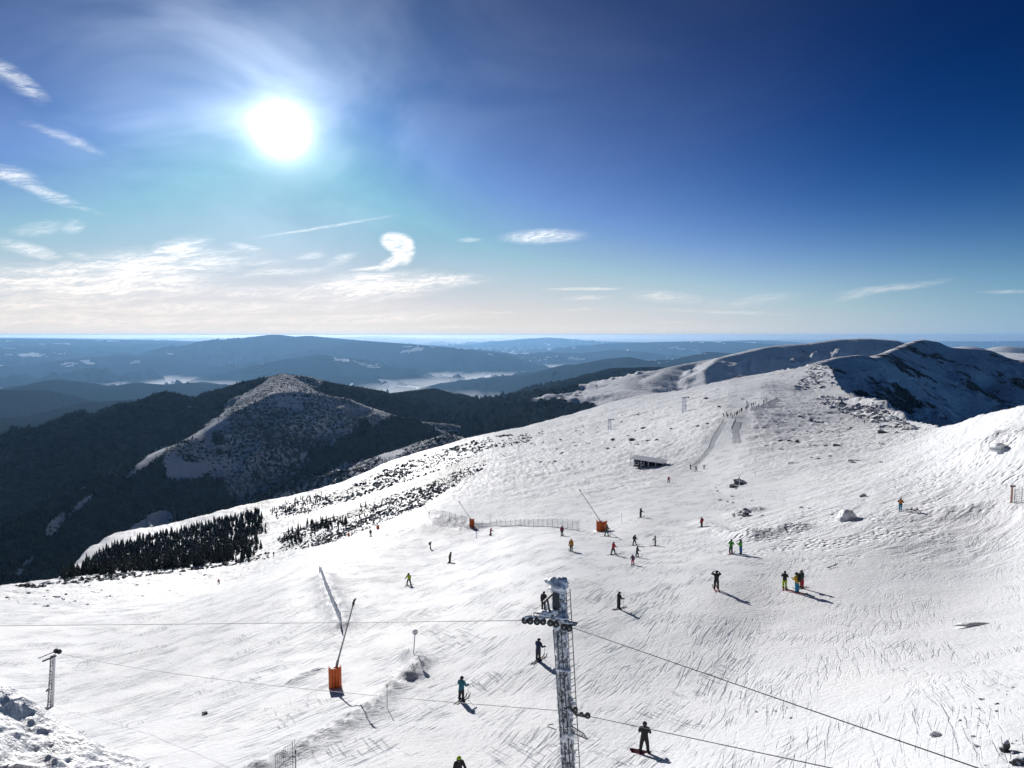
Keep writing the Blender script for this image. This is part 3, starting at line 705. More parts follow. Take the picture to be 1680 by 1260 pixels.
# ------------------------------------------------------------------ materials for the things
M_NEEDLE = pmat("spruce_needles", (.024, .03, .025), .8, .5, 3., 0, 0, .13, 1.1)
M_FARN = pmat("distant_spruce", (.02, .025, .022), .9, .5, .05)
M_BARK = pmat("bark", (.05, .04, .033), .9)
M_SHRUB = pmat("dwarf_pine", (.03, .036, .03), .85, .4, 2., 0, 0, .35, .9)
for m_ in (M_NEEDLE, M_FARN, M_SHRUB, M_BARK):
    for n_ in m_.node_tree.nodes:
        if n_.bl_idname == 'ShaderNodeBsdfPrincipled': n_.inputs['Specular IOR Level'].default_value = .03; n_.inputs['Roughness'].default_value = 1.
def rock_mat():
    m = bpy.data.materials.new("rock_with_snow"); m.use_nodes = True; N = NT(m.node_tree)
    o = N.n('ShaderNodeOutputMaterial'); p = N.n('ShaderNodeBsdfPrincipled')
    t = N.n('ShaderNodeTexCoord').outputs['Object']; g = N.n('ShaderNodeNewGeometry')
    s_ = N.n('ShaderNodeSeparateXYZ'); N.put(s_.inputs[0], g.outputs['Normal'])
    n1 = N.noise(t, 1.6, 6, .7).outputs[0]
    k = N.mr(N.m('ADD', s_.outputs[2], N.m('MULTIPLY', N.m('SUBTRACT', n1, .5), 1.6)), .42, .52)
    N.put(p.inputs['Base Color'], N.mix(k, N.mix(n1, (.05, .05, .052, 1), (.16, .155, .15, 1)), (.82, .83, .85, 1)))
    b = N.n('ShaderNodeBump'); b.inputs['Distance'].default_value = .12; N.put(b.inputs['Height'], n1); N.put(p.inputs['Normal'], b.outputs[0])
    p.inputs['Roughness'].default_value = .85; N.put(o.inputs[0], p.outputs[0]); return m
M_ROCK = rock_mat()
# ------------------------------------------------------------------ conifers
def crown_np(h, layers, n, seed, snow=False):
    r = random.Random(seed); V = []; Fc = []
    for L in range(layers):
        z0 = h * (.12 + .80 * L / layers); z1 = min(h, z0 + h * (1.45 / layers)); rad = h * .21 * (1 - L / layers * .88)
        b = len(V); V.append((0, 0, z1)); ph = r.uniform(0, 6)
        for k in range(n):
            a_ = ph + 2 * math.pi * k / n; q = rad * r.uniform(.62, 1.15)
            V.append((q * math.cos(a_), q * math.sin(a_), z0 + r.uniform(-.04, .04) * h))
        for k in range(n): Fc.append((b, b + 1 + k, b + 1 + (k + 1) % n))
    return np.array(V), np.array(Fc)
crowns = []
for i in range(6):
    V_, F_ = crown_np(5.0 + .4 * i, 7, 9, 100 + i)
    crowns.append(mesh_np("crown", V_, F_, False)); crowns[-1].materials.append(M_NEEDLE)
tb = MB().tube([(0, 0, -.4), (0, 0, 2.0), (0, 0, 4.6)], [.11, .08, .02], 6)
trunk_me = tb.mesh("trunk"); trunk_me.materials.append(M_BARK)
forest_poly = [(100, 951), (150, 918), (190, 897), (225, 888), (262, 879), (300, 870), (345, 856), (400, 845), (426, 840), (432, 852), (420, 880), (400, 900), (375, 922), (300, 932), (200, 941)]
TR = []
def add_trees(P, n, hmin, hmax, far=False):
    U, V = sample_poly(P, n)
    x, y, z, R, ok, i, k = (hit_far if far else hit_near)(U, V)
    gp = fbm(x / 14, y / 14, 2, 77)
    for q in np.where(ok & ((gp > -.34) | (far is True)))[0]: TR.append((R[q], x[q], y[q], z[q], rs.uniform(hmin, hmax)))
add_trees(forest_poly, 2100, 1.8, 6.6)
add_trees([(385, 925), (408, 880), (436, 850), (440, 872), (428, 900), (405, 922)], 60, 1.5, 4.5)
add_trees([(250, 892), (425, 836), (430, 842), (262, 898)], 60, 3, 5)
add_trees([(340, 925), (405, 900), (430, 862), (425, 905), (400, 922)], 45, 2.5, 5.5)
add_trees([(441, 838), (475, 822), (540, 805), (535, 822), (470, 846), (443, 856)], 70, 2.0, 4.6)
add_trees([(460, 893), (470, 874), (510, 857), (560, 852), (590, 846), (560, 868), (500, 888), (470, 903)], 75, 2.0, 4.4)
add_trees([(560, 850), (640, 820), (700, 790), (690, 812), (620, 845)], 14, 1.6, 3.2)
for (u, v, h) in [(592, 832, 2.9), (600, 833, 3.6), (612, 840, 2.8), (500, 842, 3.2), (506, 843, 2.8), (590, 850, 2.4), (622, 845, 2.2)]:
    x, y, z = pxpt(u, v); TR.append((math.hypot(x, y), x, y, z, h))
TR.sort(key=lambda q: q[0])
N_IND = 296
def tree_label(x, y):
    a = math.degrees(math.atan2(x, y)); R = math.hypot(x, y)
    if a < -21.3: return "dark spruce in the dense forest patch left of the narrow snow strip"
    if R > 430: return "small spruce among the sparse trees above the cat track"
    return "small spruce among the scrub between the cat track and the orange padded posts"
for i, (R, x, y, z, h) in enumerate(TR[:N_IND]):
    t_ = empty("spruce_tree", (x, y, z - .15), random.uniform(0, 6), tree_label(x, y), "tree", "small dark spruces scattered below the left edge of the piste")
    c = link("crown", crowns[i % 6], parent=t_); tk = link("trunk", trunk_me, parent=t_)
    s_ = h / (5.0 + .4 * (i % 6)); t_.scale = (s_ * random.uniform(.8, 1.1),) * 2 + (s_,)
def merge(protos, items, name, mat, label=None):
    """many alike pieces as one mesh: items (proto, x, y, z, scale_xy, scale_z, rot)"""
    VV = []; FF = []; off = 0
    for (k, x, y, z, sx, sz, ro) in items:
        V_, F_ = protos[k]; c, s_ = math.cos(ro), math.sin(ro)
        W_ = np.empty_like(V_, dtype=float); W_[:, 0] = (V_[:, 0] * c - V_[:, 1] * s_) * sx + x; W_[:, 1] = (V_[:, 0] * s_ + V_[:, 1] * c) * sx + y; W_[:, 2] = V_[:, 2] * sz + z
        VV.append(W_); FF.append(F_ + off); off += len(V_)
    return tag(link(name, mesh_np(name, np.vstack(VV), np.vstack(FF), False), [mat]), kind='stuff')
pr = [crown_np(1.0, 4, 6, 300 + i) for i in range(5)]
merge(pr, [(rs.randint(5), x, y, z - .2, h * rs.uniform(.8, 1.1), h, rs.uniform(0, 6)) for (R, x, y, z, h) in TR[N_IND:]], "spruce_forest", M_NEEDLE)
# forests of the mountainsides across the valley
pf = [crown_np(1.0, 2, 4, 400 + i) for i in range(5)]
U = rs.uniform(0, 1130, 60000); V = rs.uniform(612, 965, 60000)
x, y, z, R, ok, i, k = hit_far(U, V)
ok &= (forest[i, k] > .55) & (R < 4300)
w_ = np.where(ok)[0][:15000]
merge(pf, [(rs.randint(5), x[q] + rs.uniform(-6, 6), y[q] + rs.uniform(-6, 6), z[q] - 1.5, 11 * rs.uniform(.8, 1.2), rs.uniform(4, 9), rs.uniform(0, 6)) for q in w_], "mountain_forest", M_FARN)
# thin trees on the speckled spur faces
ok2 = hit_far(U, V)[4] & (speck[i, k] > .5) & (forest[i, k] < .55) & (R < 2700)
w2 = np.where(ok2)[0][:3500]
merge(pf, [(rs.randint(5), x[q] + rs.uniform(-6, 6), y[q] + rs.uniform(-6, 6), z[q] - .5, 9 * rs.uniform(.6, 1.3), rs.uniform(2.5, 6), rs.uniform(0, 6)) for q in w2], "dwarf_pine_and_trees", M_FARN)
# ------------------------------------------------------------------ dwarf pine scrub and stones
def ico(seed, amp=.3, sub=1):
    b = MB().lump((0, 0, 0), (1, 1, 1), seed, amp, sub); return np.array(b.v), np.array(b.f)
pb = [ico(s_, .4, 1) for s_ in range(6)]
scr = [(440, 836), (560, 802), (640, 768), (700, 747), (790, 720), (850, 709), (880, 716), (800, 765), (740, 800), (690, 832), (640, 852), (600, 870), (560, 886), (500, 900), (462, 906), (455, 884), (470, 868)]
U, V = sample_poly(scr, 8000)
x, y, z, R, ok, i, k = hit_near(U, V)
trk = np.interp(U, [430, 500, 560, 640, 700, 760, 820], [872, 852, 836, 806, 786, 762, 738])
d_ = np.abs(V - trk) / np.interp(U, [430, 560, 820], [13, 9, 5])
n_ = fbm(x / 22, y / 22, 3, 81)
ok &= (d_ > 1) & (n_ > rs.uniform(-.55, .5, len(U)) + .25 * (U > 760))
big_ = 1 + .8 * (fbm(x / 60, y / 60, 2, 82) > .1)
items = [(rs.randint(6), x[q], y[q], z[q] + .05, rs.uniform(.22, .85) * big_[q] * R[q] / 440, rs.uniform(.16, .55) * big_[q] * R[q] / 420, rs.uniform(0, 6)) for q in np.where(ok)[0]]
U, V = sample_poly([(20, 962), (200, 940), (400, 918), (445, 905), (440, 916), (380, 928), (200, 950), (60, 965)], 520)
x, y, z, R, ok, i, k = hit_near(U, V)
items += [(rs.randint(6), x[q], y[q], z[q], rs.uniform(.3, .9), rs.uniform(.2, .5), rs.uniform(0, 6)) for q in np.where(ok)[0]]
merge(pb, items, "dwarf_pine_scrub", M_ROCK if False else M_SHRUB)
pk = [ico(50 + s_, .35, 1) for s_ in range(6)]
items = []
def stones(P, n, s0, s1, thr=None):
    U, V = sample_poly(P, n); x, y, z, R, ok, i, k = hit_near(U, V)
    nn = fbm(x / 25, y / 25, 3, 91)
    for q in np.where(ok)[0]:
        if thr is not None and nn[q] < thr: continue
        s_ = rs.uniform(s0, s1); items.append((rs.randint(6), x[q], y[q], z[q] + .1 * s_, s_ * rs.uniform(.8, 1.8), s_ * rs.uniform(.35, .8), rs.uniform(0, 6)))
stones([(850, 712), (1000, 668), (1200, 628), (1360, 600), (1330, 645), (1250, 665), (1180, 690), (1100, 720), (950, 760), (880, 760)], 300, .3, .9, .02)
stones([(1240, 680), (1330, 660), (1420, 690), (1500, 712), (1460, 760), (1250, 760)], 100, .2, .7, 0.)
stones([(1335, 596), (1372, 592), (1364, 628), (1378, 634), (1300, 640)], 260, .6, 2.0, -.1)
stones([(1335, 648), (1392, 654), (1440, 662), (1480, 692), (1515, 706), (1440, 704), (1420, 690), (1350, 664)], 300, .4, 1.5, -.1)
stones([(1150, 790), (1300, 790), (1500, 830), (1350, 860), (1200, 850)], 60, .1, .35, 0.)
stones([(0, 968), (400, 925), (450, 930), (200, 990), (0, 1000)], 60, .12, .4)
stones([(1560, 1150), (1680, 1120), (1680, 1260), (1600, 1260)], 22, .03, .09)
stones([(1200, 1130), (1300, 1150), (1300, 1190), (1220, 1160)], 18, .03, .08)
merge(pk, items, "scattered_stones", M_ROCK)
def boulder(u, v, w, d, h, label, group=None, seed=0, mat=None):
    x, y, z = pxpt(u, v)
    m_ = MB().lump((0, 0, h * .25), (w / 2, d / 2, h * .75), seed, .28, 3)
    o = m_.obj("boulder", mat or M_ROCK, None, True); o.location = (x, y, z)
    return tag(o, label, "rock", group)
boulder(1388, 852, 2.4, 2.0, 1.1, "large snow-crusted boulder with a blue shaded face beside the trampled snow bank", None, 5, M_LUMP)
boulder(1222, 846, 1.6, 1.2, .6, "low dark rock tip just above the long snow bank right of the piste", None, 6)
boulder(1213, 793, 2.6, 1.8, 1.2, "snow-capped rock with the marker post standing against it", None, 8)
boulder(1204, 799, 2.2, 1.6, .8, "flat snow-capped rock in front of the marker post", None, 9)
boulder(1416, 815, 1.0, .8, .45, "small dark rock between the big crusted boulder and the hiker", None, 10)
boulder(1640, 736, 2.8, 2.2, .8, "wind-crusted snow boulder on top of the right-hand hump", None, 11, M_LUMP)
boulder(1648, 1232, .28, .2, .30, "upright dark stone poking out of the snow near the lower right corner", None, 12)
boulder(1672, 1252, .4, .3, .2, "pinkish flat stone in the lower right corner", None, 13)
boulder(1535, 1207, .35, .3, .14, "snow clod at the end of a ski furrow below the cable's lower end", None, 14, M_LUMP)
for (u, v, s_) in [(1280, 724, .9), (1295, 724, .8), (1307, 725, 1.0), (1158, 654, 1.5), (1036, 722, 1.4), (1005, 722, 1.2), (1445, 710, 1.6), (1372, 732, 1.0), (1180, 668, 1.2), (1330, 690, 1.2), (1312, 684, 1.0), (920, 722, 1.1)]:
    boulder(u, v, s_ * 1.7, s_, s_ * .7, "dark stone breaking through the wind-packed snow of the upper ridge", "dark stones breaking through the upper ridge snow", int(u))
boulder(336, 1172, .35, .3, .22, "lone grey ice lump on the smooth piste below the two cables", None, 3)
boulder(1600, 1026, 2.6, .5, .16, "long thin wind-carved snow edge right of the group of three", None, 4, M_LUMP)

# ------------------------------------------------------------------ snow bank close to the camera, lower left
CR = [(-260, 985, 15.5), (-120, 1065, 14.5), (0, 1128, 13.5), (45, 1150, 13.2), (90, 1185, 12.8), (140, 1213, 12.4), (190, 1234, 12.2), (250, 1258, 12.0), (330, 1300, 11.5), (420, 1370, 11)]
cp = []
for (u, v, R) in CR:
    a, t = ray(u, v); cp.append((R * math.sin(a), R * math.cos(a), R * t))
cp = np.array(cp); tt = np.linspace(0, len(cp) - 1, 340)
cx = np.interp(tt, range(len(cp)), cp[:, 0]); cy = np.interp(tt, range(len(cp)), cp[:, 1]); cz = np.interp(tt, range(len(cp)), cp[:, 2])
nx, ny = np.gradient(cx), np.gradient(cy); l_ = np.hypot(nx, ny); nx, ny = nx / l_, ny / l_
ss = np.concatenate([np.linspace(-4.0, -.2, 24), np.linspace(-.15, 9, 230)])            # across: behind the crest, then towards the camera
S2, _ = np.meshgrid(ss, cx, indexing='xy')
BX = cx[:, None] + ny[:, None] * S2; BY = cy[:, None] - nx[:, None] * S2
lump = fbm(BX / 1.5, BY / 1.5, 4, 101, .5) * .38 + np.maximum(0, fbm(BX / .55, BY / .55, 3, 103)) * .26 + fbm(BX / .16, BY / .16, 3, 104) * .05
BZ = cz[:, None] + np.where(S2 < 0, -1.5 * np.abs(S2) ** 1.2, +.36 * S2 - .01 * S2 ** 2) + lump * np.clip(.45 + np.abs(S2) / 2.5, .4, 1.)
bank = link("snow_bank", mesh_np("snow_bank", np.stack([BX, BY, BZ], -1).reshape(-1, 3), grid_faces(*BX.shape), True), [M_LUMP])
tag(bank, kind='structure')
# ================================================================== metal and cloth
M_STEEL = pmat("galvanised_steel", (.24, .25, .26), .45, .2, 6, 0, .6)
M_DARK = pmat("dark_steel", (.05, .052, .055), .5, .3, 8, 0, .4)
M_FROST = pmat("rimed_steel", (.12, .125, .13), .7, .3, 9, .4, .1, .5, 9.)
M_RIME = pmat("rime_ice", (.76, .78, .81), .6, .06, 14, .8, 0, 0)
M_RUBBER = pmat("sheave_rubber", (.03, .03, .032), .7)
M_ORANGE = pmat("orange_padding", (.62, .115, .012), .6, .1, 3)
M_LANCE = pmat("grey_lance", (.22, .23, .24), .4, .12, 5, 0, .5)
M_NET = pmat("frosted_net", (.45, .48, .52), .8, .2, 5)
M_WOOD = pmat("weathered_wood", (.10, .075, .055), .8, .3, 4)
M_WHITE = pmat("white_board", (.62, .63, .64), .7, .08, 4)
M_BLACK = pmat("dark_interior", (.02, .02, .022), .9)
M_ROOF = pmat("roof_sheet", (.5, .51, .53), .6, .15, 2, .2, 0, .9, 1.1)
def Tp(u, v, D):
    """point on the sight line of (u, v) at forward distance D metres"""
    x = u - 840.; q = 630. - v
    y = F * math.cos(PITCH) + q * math.sin(PITCH); z = q * math.cos(PITCH) - F * math.sin(PITCH)
    k = D / y; return Vector((x * k, D, z * k))
def local(root, pts):
    L = Vector(root.location); return [Vector(p) - L for p in pts]

# ------------------------------------------------------------------ the lift pylon in front
D0 = 20.0
base = Tp(934, 1290, D0); gz = groundz(base.x, D0)
top = Tp(915, 957, D0)
k_ = (gz - .3 - base.z) / (top.z - base.z); foot_ = base.lerp(top, k_)
py = empty("lift_pylon", (foot_.x, foot_.y, foot_.z), 0, "tall rime-covered lift pylon with ladder rising in the middle foreground", "lift pylon")
def PL(u, v, dd=0.): return Tp(u, v, D0 + dd) - Vector(py.location)
axis = (PL(915, 960) - PL(933, 1290)).normalized()
b = MB(); p0, p1 = PL(936, 1330), PL(916, 962)
p0 = p0 - axis * 1.0
n_seg = 60
pts = [p0.lerp(p1, i / n_seg) for i in range(n_seg + 1)]
b.tube(pts, [.20 - .02 * i / n_seg for i in range(n_seg + 1)], 20, True, .03)
b.obj("pole", M_FROST, py)
b = MB()
for dx_ in (-.17, -.06, .07, .18):                                 # vertical conduits and ribs of rime on the pole
    q0, q1 = PL(936, 1330), PL(916, 1030); o_ = Vector((dx_, -math.sqrt(max(.0, .21 ** 2 - dx_ ** 2)) - .01, 0))
    b.tube([q0.lerp(q1, i / 24) + o_ for i in range(25)], .016, 6, True, .25)
b.obj("conduit", M_DARK, py)
b = MB()
for i in range(230):                                               # feathers of rime on the windward side
    f_ = random.random(); c = p0.lerp(p1, .12 + .88 * f_); an = random.choice([random.gauss(math.pi, .5), random.gauss(0, .35)])
    c = c + Vector((math.cos(an) * .21, math.sin(an) * .21, 0)); s_ = random.uniform(.02, .055)
    b.lump(c, (s_, s_, s_ * 1.8), i, .4, 1)
tag(b.obj("rime", M_RIME, py), kind='stuff')
b = MB()
for v_, r_, h_ in [(1095, .27, .12), (1205, .27, .20), (1008, .26, .14), (966, .24, .10)]:
    c = PL(915 + (v_ - 957) * .06, v_); MB().lump(c, (r_, r_, h_), v_, .22, 3).obj("ice_collar", M_RIME, py, True)
b = MB(); c = PL(915, 958)
b.lump(c + Vector((0, 0, 0)), (.30, .26, .20), 3, .35, 3); b.lump(c + Vector((.16, 0, .1)), (.20, .16, .10), 4, .4, 2); b.lump(c + Vector((-.14, 0, .1)), (.2, .16, .09), 6, .4, 2)
b.obj("frost_cap", M_RIME, py, True)
b = MB(); b.bar(PL(905, 975, -.25), PL(905, 990, -.25), .05)
# dark face plate
b = MB(); b.box(PL(912, 987, -.26), (.22, .06, .55)); b.obj("dark_plate", M_DARK, py)
# ladder
la0, la1 = PL(945, 1330, .1), PL(929, 970, .1); lb0, lb1 = PL(955, 1330, -.05), PL(935, 966, -.05)
for (q0, q1) in ((la0, la1), (lb0, lb1)):
    MB().tube([q0, q1], .014, 6).obj("ladder_rail", M_DARK, py)
nr = 34
for i in range(nr):
    f_ = (i + .5) / nr; q0 = la0.lerp(la1, f_); q1 = lb0.lerp(lb1, f_)
    MB().tube([q0, q1], .010, 5).obj("rung", M_DARK, py)
for f_ in (.08, .3, .52, .7, .88, .97):
    q = la0.lerp(la1, f_); MB().tube([q, q + Vector((-.30, 0, 0))], .012, 5).obj("ladder_bracket", M_DARK, py)
# struts above the upper sheaves
MB().bar(PL(909, 972, -.28), PL(892, 988, -.30), .075, .06).obj("strut", M_DARK, py)
MB().bar(PL(898, 982, -.30), PL(903, 1012, -.30), .07, .06).obj("strut", M_DARK, py)
# upper sheave train, lying along the cable
ua, ub = PL(858, 1017, -.40), PL(943, 1031, -.40); dirc = (ub - ua).normalized()
b = MB(); b.bar(PL(862, 1013, -.38), PL(903, 1012, -.38), .05, .09); b.bar(PL(903, 1012, -.38), PL(944, 1025, -.38), .05, .09); b.obj("sheave_beam", M_FROST, py)
b = MB(); b.bar(PL(905, 1012, -.45), PL(915, 1012, .1), .10, .12); b.bar(PL(918, 1016, -.45), PL(918, 1016, .3), .10, .12); b.obj("crossarm", M_FROST, py)
def sheave(c, r=.105, parent=py, ax=Vector((0, 1, 0)), w=.06):
    o = MB().tube([c - ax * w / 2, c - ax * w * .1, c + ax * w * .1, c + ax * w / 2], [r, r * .86, r * .86, r], 18).obj("sheave", M_RUBBER, parent)
    MB().tube([c - ax * w * .75, c + ax * w * .75], r * .3, 10).obj("hub", M_STEEL, o)
    return o
for (u, v) in [(861, 1018), (870, 1019), (881, 1020), (891, 1020), (903, 1022), (912, 1024), (925, 1029), (934, 1031)]:
    sheave(PL(u, v, -.44))
b = MB()
for (u, v) in [(865, 1012), (886, 1013), (907, 1015), (930, 1021)]:
    b.lump(PL(u, v, -.40), (.12, .08, .05), u, .35, 2)
for (u, v, s_) in [(890, 1006, .16), (900, 1008, .16), (918, 1012, .2), (908, 1004, .14), (925, 1016, .15)]:
    b.lump(PL(u, v, -.34), (s_, s_ * .7, s_ * .5), u + 1, .35, 2)
b.obj("snow_load", M_RIME, py, True)
def frame(pts, r, name, dd=0.):
    return MB().tube([PL(u, v, dd) for u, v in pts], r, 6).obj(name, M_DARK, py)
frame([(883, 1005), (875, 1006), (876, 1010), (881, 1013)], .016, "guard_loop", -.42)
frame([(925, 1018), (948, 1022), (945, 1026), (928, 1025)], .018, "guard_frame", -.42)
frame([(905, 1014), (946, 1023)], .022, "guard_frame", -.30)
# lower sheave train on the uphill side
for (u, v, r) in [(944, 1164, .085), (954, 1172, .07), (964, 1174, .095)]: sheave(PL(u, v, -.30), r)
b = MB(); b.bar(PL(934, 1160, -.2), PL(948, 1175, -.25), .05, .08); b.bar(PL(944, 1172, -.27), PL(966, 1177, -.27), .04, .06); b.bar(PL(928, 1165, 0), PL(940, 1165, -.3), .07); b.obj("lower_sheave_beam", M_DARK, py)
b = MB(); b.bar(PL(938, 1150, -.2), PL(933, 1196, -.2), .06, .07); b.bar(PL(940, 1148, -.2), PL(936, 1168, -.2), .10, .05); b.obj("hanger", M_FROST, py)
b = MB()
for (u, v) in [(933, 1165), (937, 1175), (941, 1155), (935, 1188)]: b.lump(PL(u, v, -.22), (.07, .06, .06), u, .4, 2)
b.obj("ice_lump", M_RIME, py, True)
frame([(912, 1197), (898, 1192), (899, 1189), (908, 1188)], .014, "guard_loop", -.25)
frame([(936, 1190), (957, 1203), (964, 1213), (938, 1202)], .016, "walkway_rim", -.35)
b = MB()
for i in range(9):
    f_ = i / 8; b.bar(PL(936 + 22 * f_, 1191 + 14 * f_, -.36), PL(938 + 22 * f_, 1201 + 11 * f_, -.34), .02, .015)
b.obj("walkway_grating", M_STEEL, py)
# ------------------------------------------------------------------ cables
def cable(name, pts, r, label, sag=0):
    P = []
    for (A, B_, s_) in pts:
        for i in range(25):
            f_ = i / 24; q = A.lerp(B_, f_); q.z -= s_ * 4 * f_ * (1 - f_)
            if i or not P: P.append(q)
    o = MB().tube(P, r, 6).obj(name, M_DARK); return tag(o, label, "cable")
cable("haul_cable", [(Tp(-420, 1029, 62), Tp(858, 1018, D0 - .44), .05), (Tp(858, 1016, D0 - .44), Tp(943, 1031, D0 - .44), 0), (Tp(943, 1031, D0 - .44), Tp(1740, 1307, 8.5), .0)], .010, "upper haul cable running over the pylon's top sheaves across the whole piste")
cable("haul_cable", [(Tp(97, 1072, 60.5), Tp(944, 1168, D0 - .3), .5), (Tp(944, 1168, D0 - .3), Tp(966, 1175, D0 - .3), 0), (Tp(966, 1175, D0 - .3), Tp(1560, 1302, 9.5), .0)], .010, "lower haul cable from the small left pylon past the lower sheaves to the right")
# ------------------------------------------------------------------ small pylon on the left
x, y, z = pxpt(80, 1160); Dl = y
lp = empty("lift_pylon", (x, y, z), 0, "small frosted lattice pylon standing behind the lumpy snow bank at left", "lift pylon")
def LL(u, v, dd=0.): return Tp(u, v, Dl + dd) - Vector(lp.location)
for (u0, u1, dd) in ((78, 83.5, -.1), (82.5, 87, -.1), (79, 84, .45), (84, 88, .45)):
    MB().tube([LL(u0, 1162, dd), LL(u1, 1076, dd)], .055, 6).obj("leg", M_FROST, lp)
for i in range(17):
    f_ = i / 16.5; MB().bar(LL(78 + 5.5 * f_, 1158 - 82 * f_, -.12), LL(82.7 + 4.4 * f_, 1155 - 82 * f_, -.12), .05, .04).obj("brace", M_DARK if i % 3 else M_RIME, lp)
    if i % 2: MB().bar(LL(79 + 5 * f_, 1158 - 82 * f_, .45), LL(84 + 4 * f_, 1155 - 82 * f_, .45), .05, .04).obj("brace", M_FROST, lp)
MB().tube([LL(86.5, 1160, .2), LL(89, 1074, .2)], .09, 8, True, .2).obj("rime", M_RIME, lp)
MB().bar(LL(70, 1085, -.2), LL(92, 1076, -.2), .10, .12).obj("crossarm", M_DARK, lp)
MB().bar(LL(63, 1080, .5), LL(95, 1067, .5), .06, .08).obj("crossarm", M_FROST, lp)
for (u, v) in ((97, 1069), (92, 1068)):
    c = LL(u, v, .3); MB().tube([c - Vector((0, .06, 0)), c + Vector((0, .06, 0))], .20, 14).obj("sheave", M_RUBBER, lp)
MB().bar(LL(76, 1134, -.1), LL(80, 1130, -.1), .12, .12).obj("junction_box", M_DARK, lp)

# ------------------------------------------------------------------ snow lances with orange padding
def snow_lance(u, v, padw, padh, tip, label, pu=0, turn=0., sag=None):
    x, y, z = pxpt(u, v); r0 = empty("snow_lance", (x, y, z), 0, label, "snow gun")
    mpp = y / (F * math.cos(PITCH))                        # metres per photo pixel here
    def G(uu, vv, dd=0.): return Tp(uu, vv, y + dd) - Vector(r0.location)
    w, h = padw * mpp, padh * mpp * 1.12
    # wrapped mattress open at the back: five panels
    seg = []
    for i in range(9):
        a_ = R_(-200 + 220 * i / 8) + turn; seg.append(Vector((math.cos(a_) * w * .5, math.sin(a_) * w * .45, 0)))
    b = MB()
    for A, B_ in zip(seg[:-1], seg[1:]):
        for t0, t1 in ((0, 1),):
            d_ = (B_ - A); nn_ = Vector((d_.y, -d_.x, 0)).normalized() * .10
            k = len(b.v); hh = h * (1 + .02 * math.sin(A.x * 9)); b.v += [tuple(A + Vector((0, 0, -.25))), tuple(B_ + Vector((0, 0, -.25))), tuple(B_ + Vector((0, 0, hh))), tuple(A + Vector((0, 0, hh))),
                 tuple(A + nn_ + Vector((0, 0, -.25))), tuple(B_ + nn_ + Vector((0, 0, -.25))), tuple(B_ + nn_ + Vector((0, 0, hh))), tuple(A + nn_ + Vector((0, 0, hh)))]
            b.f += [[k, k + 1, k + 2, k + 3], [k + 5, k + 4, k + 7, k + 6], [k + 3, k + 2, k + 6, k + 7], [k + 1, k, k + 4, k + 5], [k, k + 3, k + 7, k + 4], [k + 2, k + 1, k + 5, k + 6]]
    b.obj("safety_pad", M_ORANGE, r0)
    for f_ in (.22, .55, .86):
        b = MB(); b.tube([p * 1.16 + Vector((0, 0, h * f_)) for p in seg], .018, 5); b.obj("strap", M_RUBBER, r0)
    MB().lump((0, .1, -.12), (w * .75, w * .6, .22), int(u), .2, 2).obj("snow_drift", M_LUMP, r0, True)
    MB().tube([Vector((0, 0, -.3)), Vector((0, 0, h * 1.0))], .09, 8).obj("stand", M_STEEL, r0)
    s0 = Vector((0, 0, h * .72)); s1 = G(tip[0], tip[1], tip[2] if len(tip) > 2 else 0)
    d_ = (s1 - s0).normalized()
    MB().tube([s0 - d_ * .5, s0.lerp(s1, .5), s1], [.075, .055, .045], 8).obj("lance_tube", M_LANCE, r0)
    MB().tube([s1 - d_ * .25, s1, s1 + d_ * .25, s1 + d_ * .4 + Vector((.1, 0, 0))], [.05, .10, .09, .03], 8).obj("nozzle_head", M_DARK, r0)
    MB().tube([s0 - d_ * .3, s0 + d_ * .9], .10, 8).obj("cradle", M_STEEL, r0)
    MB().tube([Vector((.05, -.08, 0)), s0 + d_ * .7], .03, 6).obj("lift_ram", M_DARK, r0)
    MB().tube([Vector((-.2, -.2, -.1)), Vector((-.25, -.15, h * .5)), s0 + d_ * .4], .025, 6).obj("hose", M_RUBBER, r0)
    return r0
snow_lance(550, 1127, 17, 33, (580, 990), "nearest snow lance, orange padding at its foot and long pole leaning right", 0, .3)
snow_lance(987, 871, 16, 16, (952, 805), "snow lance with wide orange padding and long pole leaning left above the piste", 0, -.2)
snow_lance(774, 864, 6.5, 12, (754, 824), "far snow lance with narrow orange padding in the gap of the long net")
def pad_post(u, v, w, h, label):
    x, y, z = pxpt(u, v); r0 = empty("padded_post", (x, y, z), 0, label, "padded post"); m = y / F
    MB().tube([(0, 0, -.2), (0, 0, .1 * h * m), (0, 0, h * m * .5), (0, 0, h * m)], [w * m * .42, w * m * .5, w * m * .5, w * m * .42], 10).obj("safety_pad", M_ORANGE, r0)
    MB().tube([(0, 0, h * m * .9), (-.25, 0, h * m + .5), (-.5, 0, h * m + .6)], .06, 6).obj("post", M_STEEL, r0)
pad_post(620, 868, 5, 7, "orange padded post beside the scrub, right of the lone dark skier")
pad_post(572, 879, 4, 5, "smaller orange padded post at the scrub edge, left of the lone dark skier")
# bare lance left of the net
x, y, z = pxpt(704, 842); r0 = empty("snow_lance", (x, y, z), 0, "thin bare snow lance leaning left at the far end of the long net", "snow gun")
q = Tp(687, 816, y) - Vector((x, y, z))
MB().tube([(0, 0, -.2), q], .05, 6).obj("lance_tube", M_LANCE, r0); MB().tube([q, q * 1.03], .09, 6).obj("nozzle_head", M_DARK, r0); MB().tube([(0, 0, -.3), (0, 0, .9)], .08, 6).obj("stand", M_STEEL, r0)

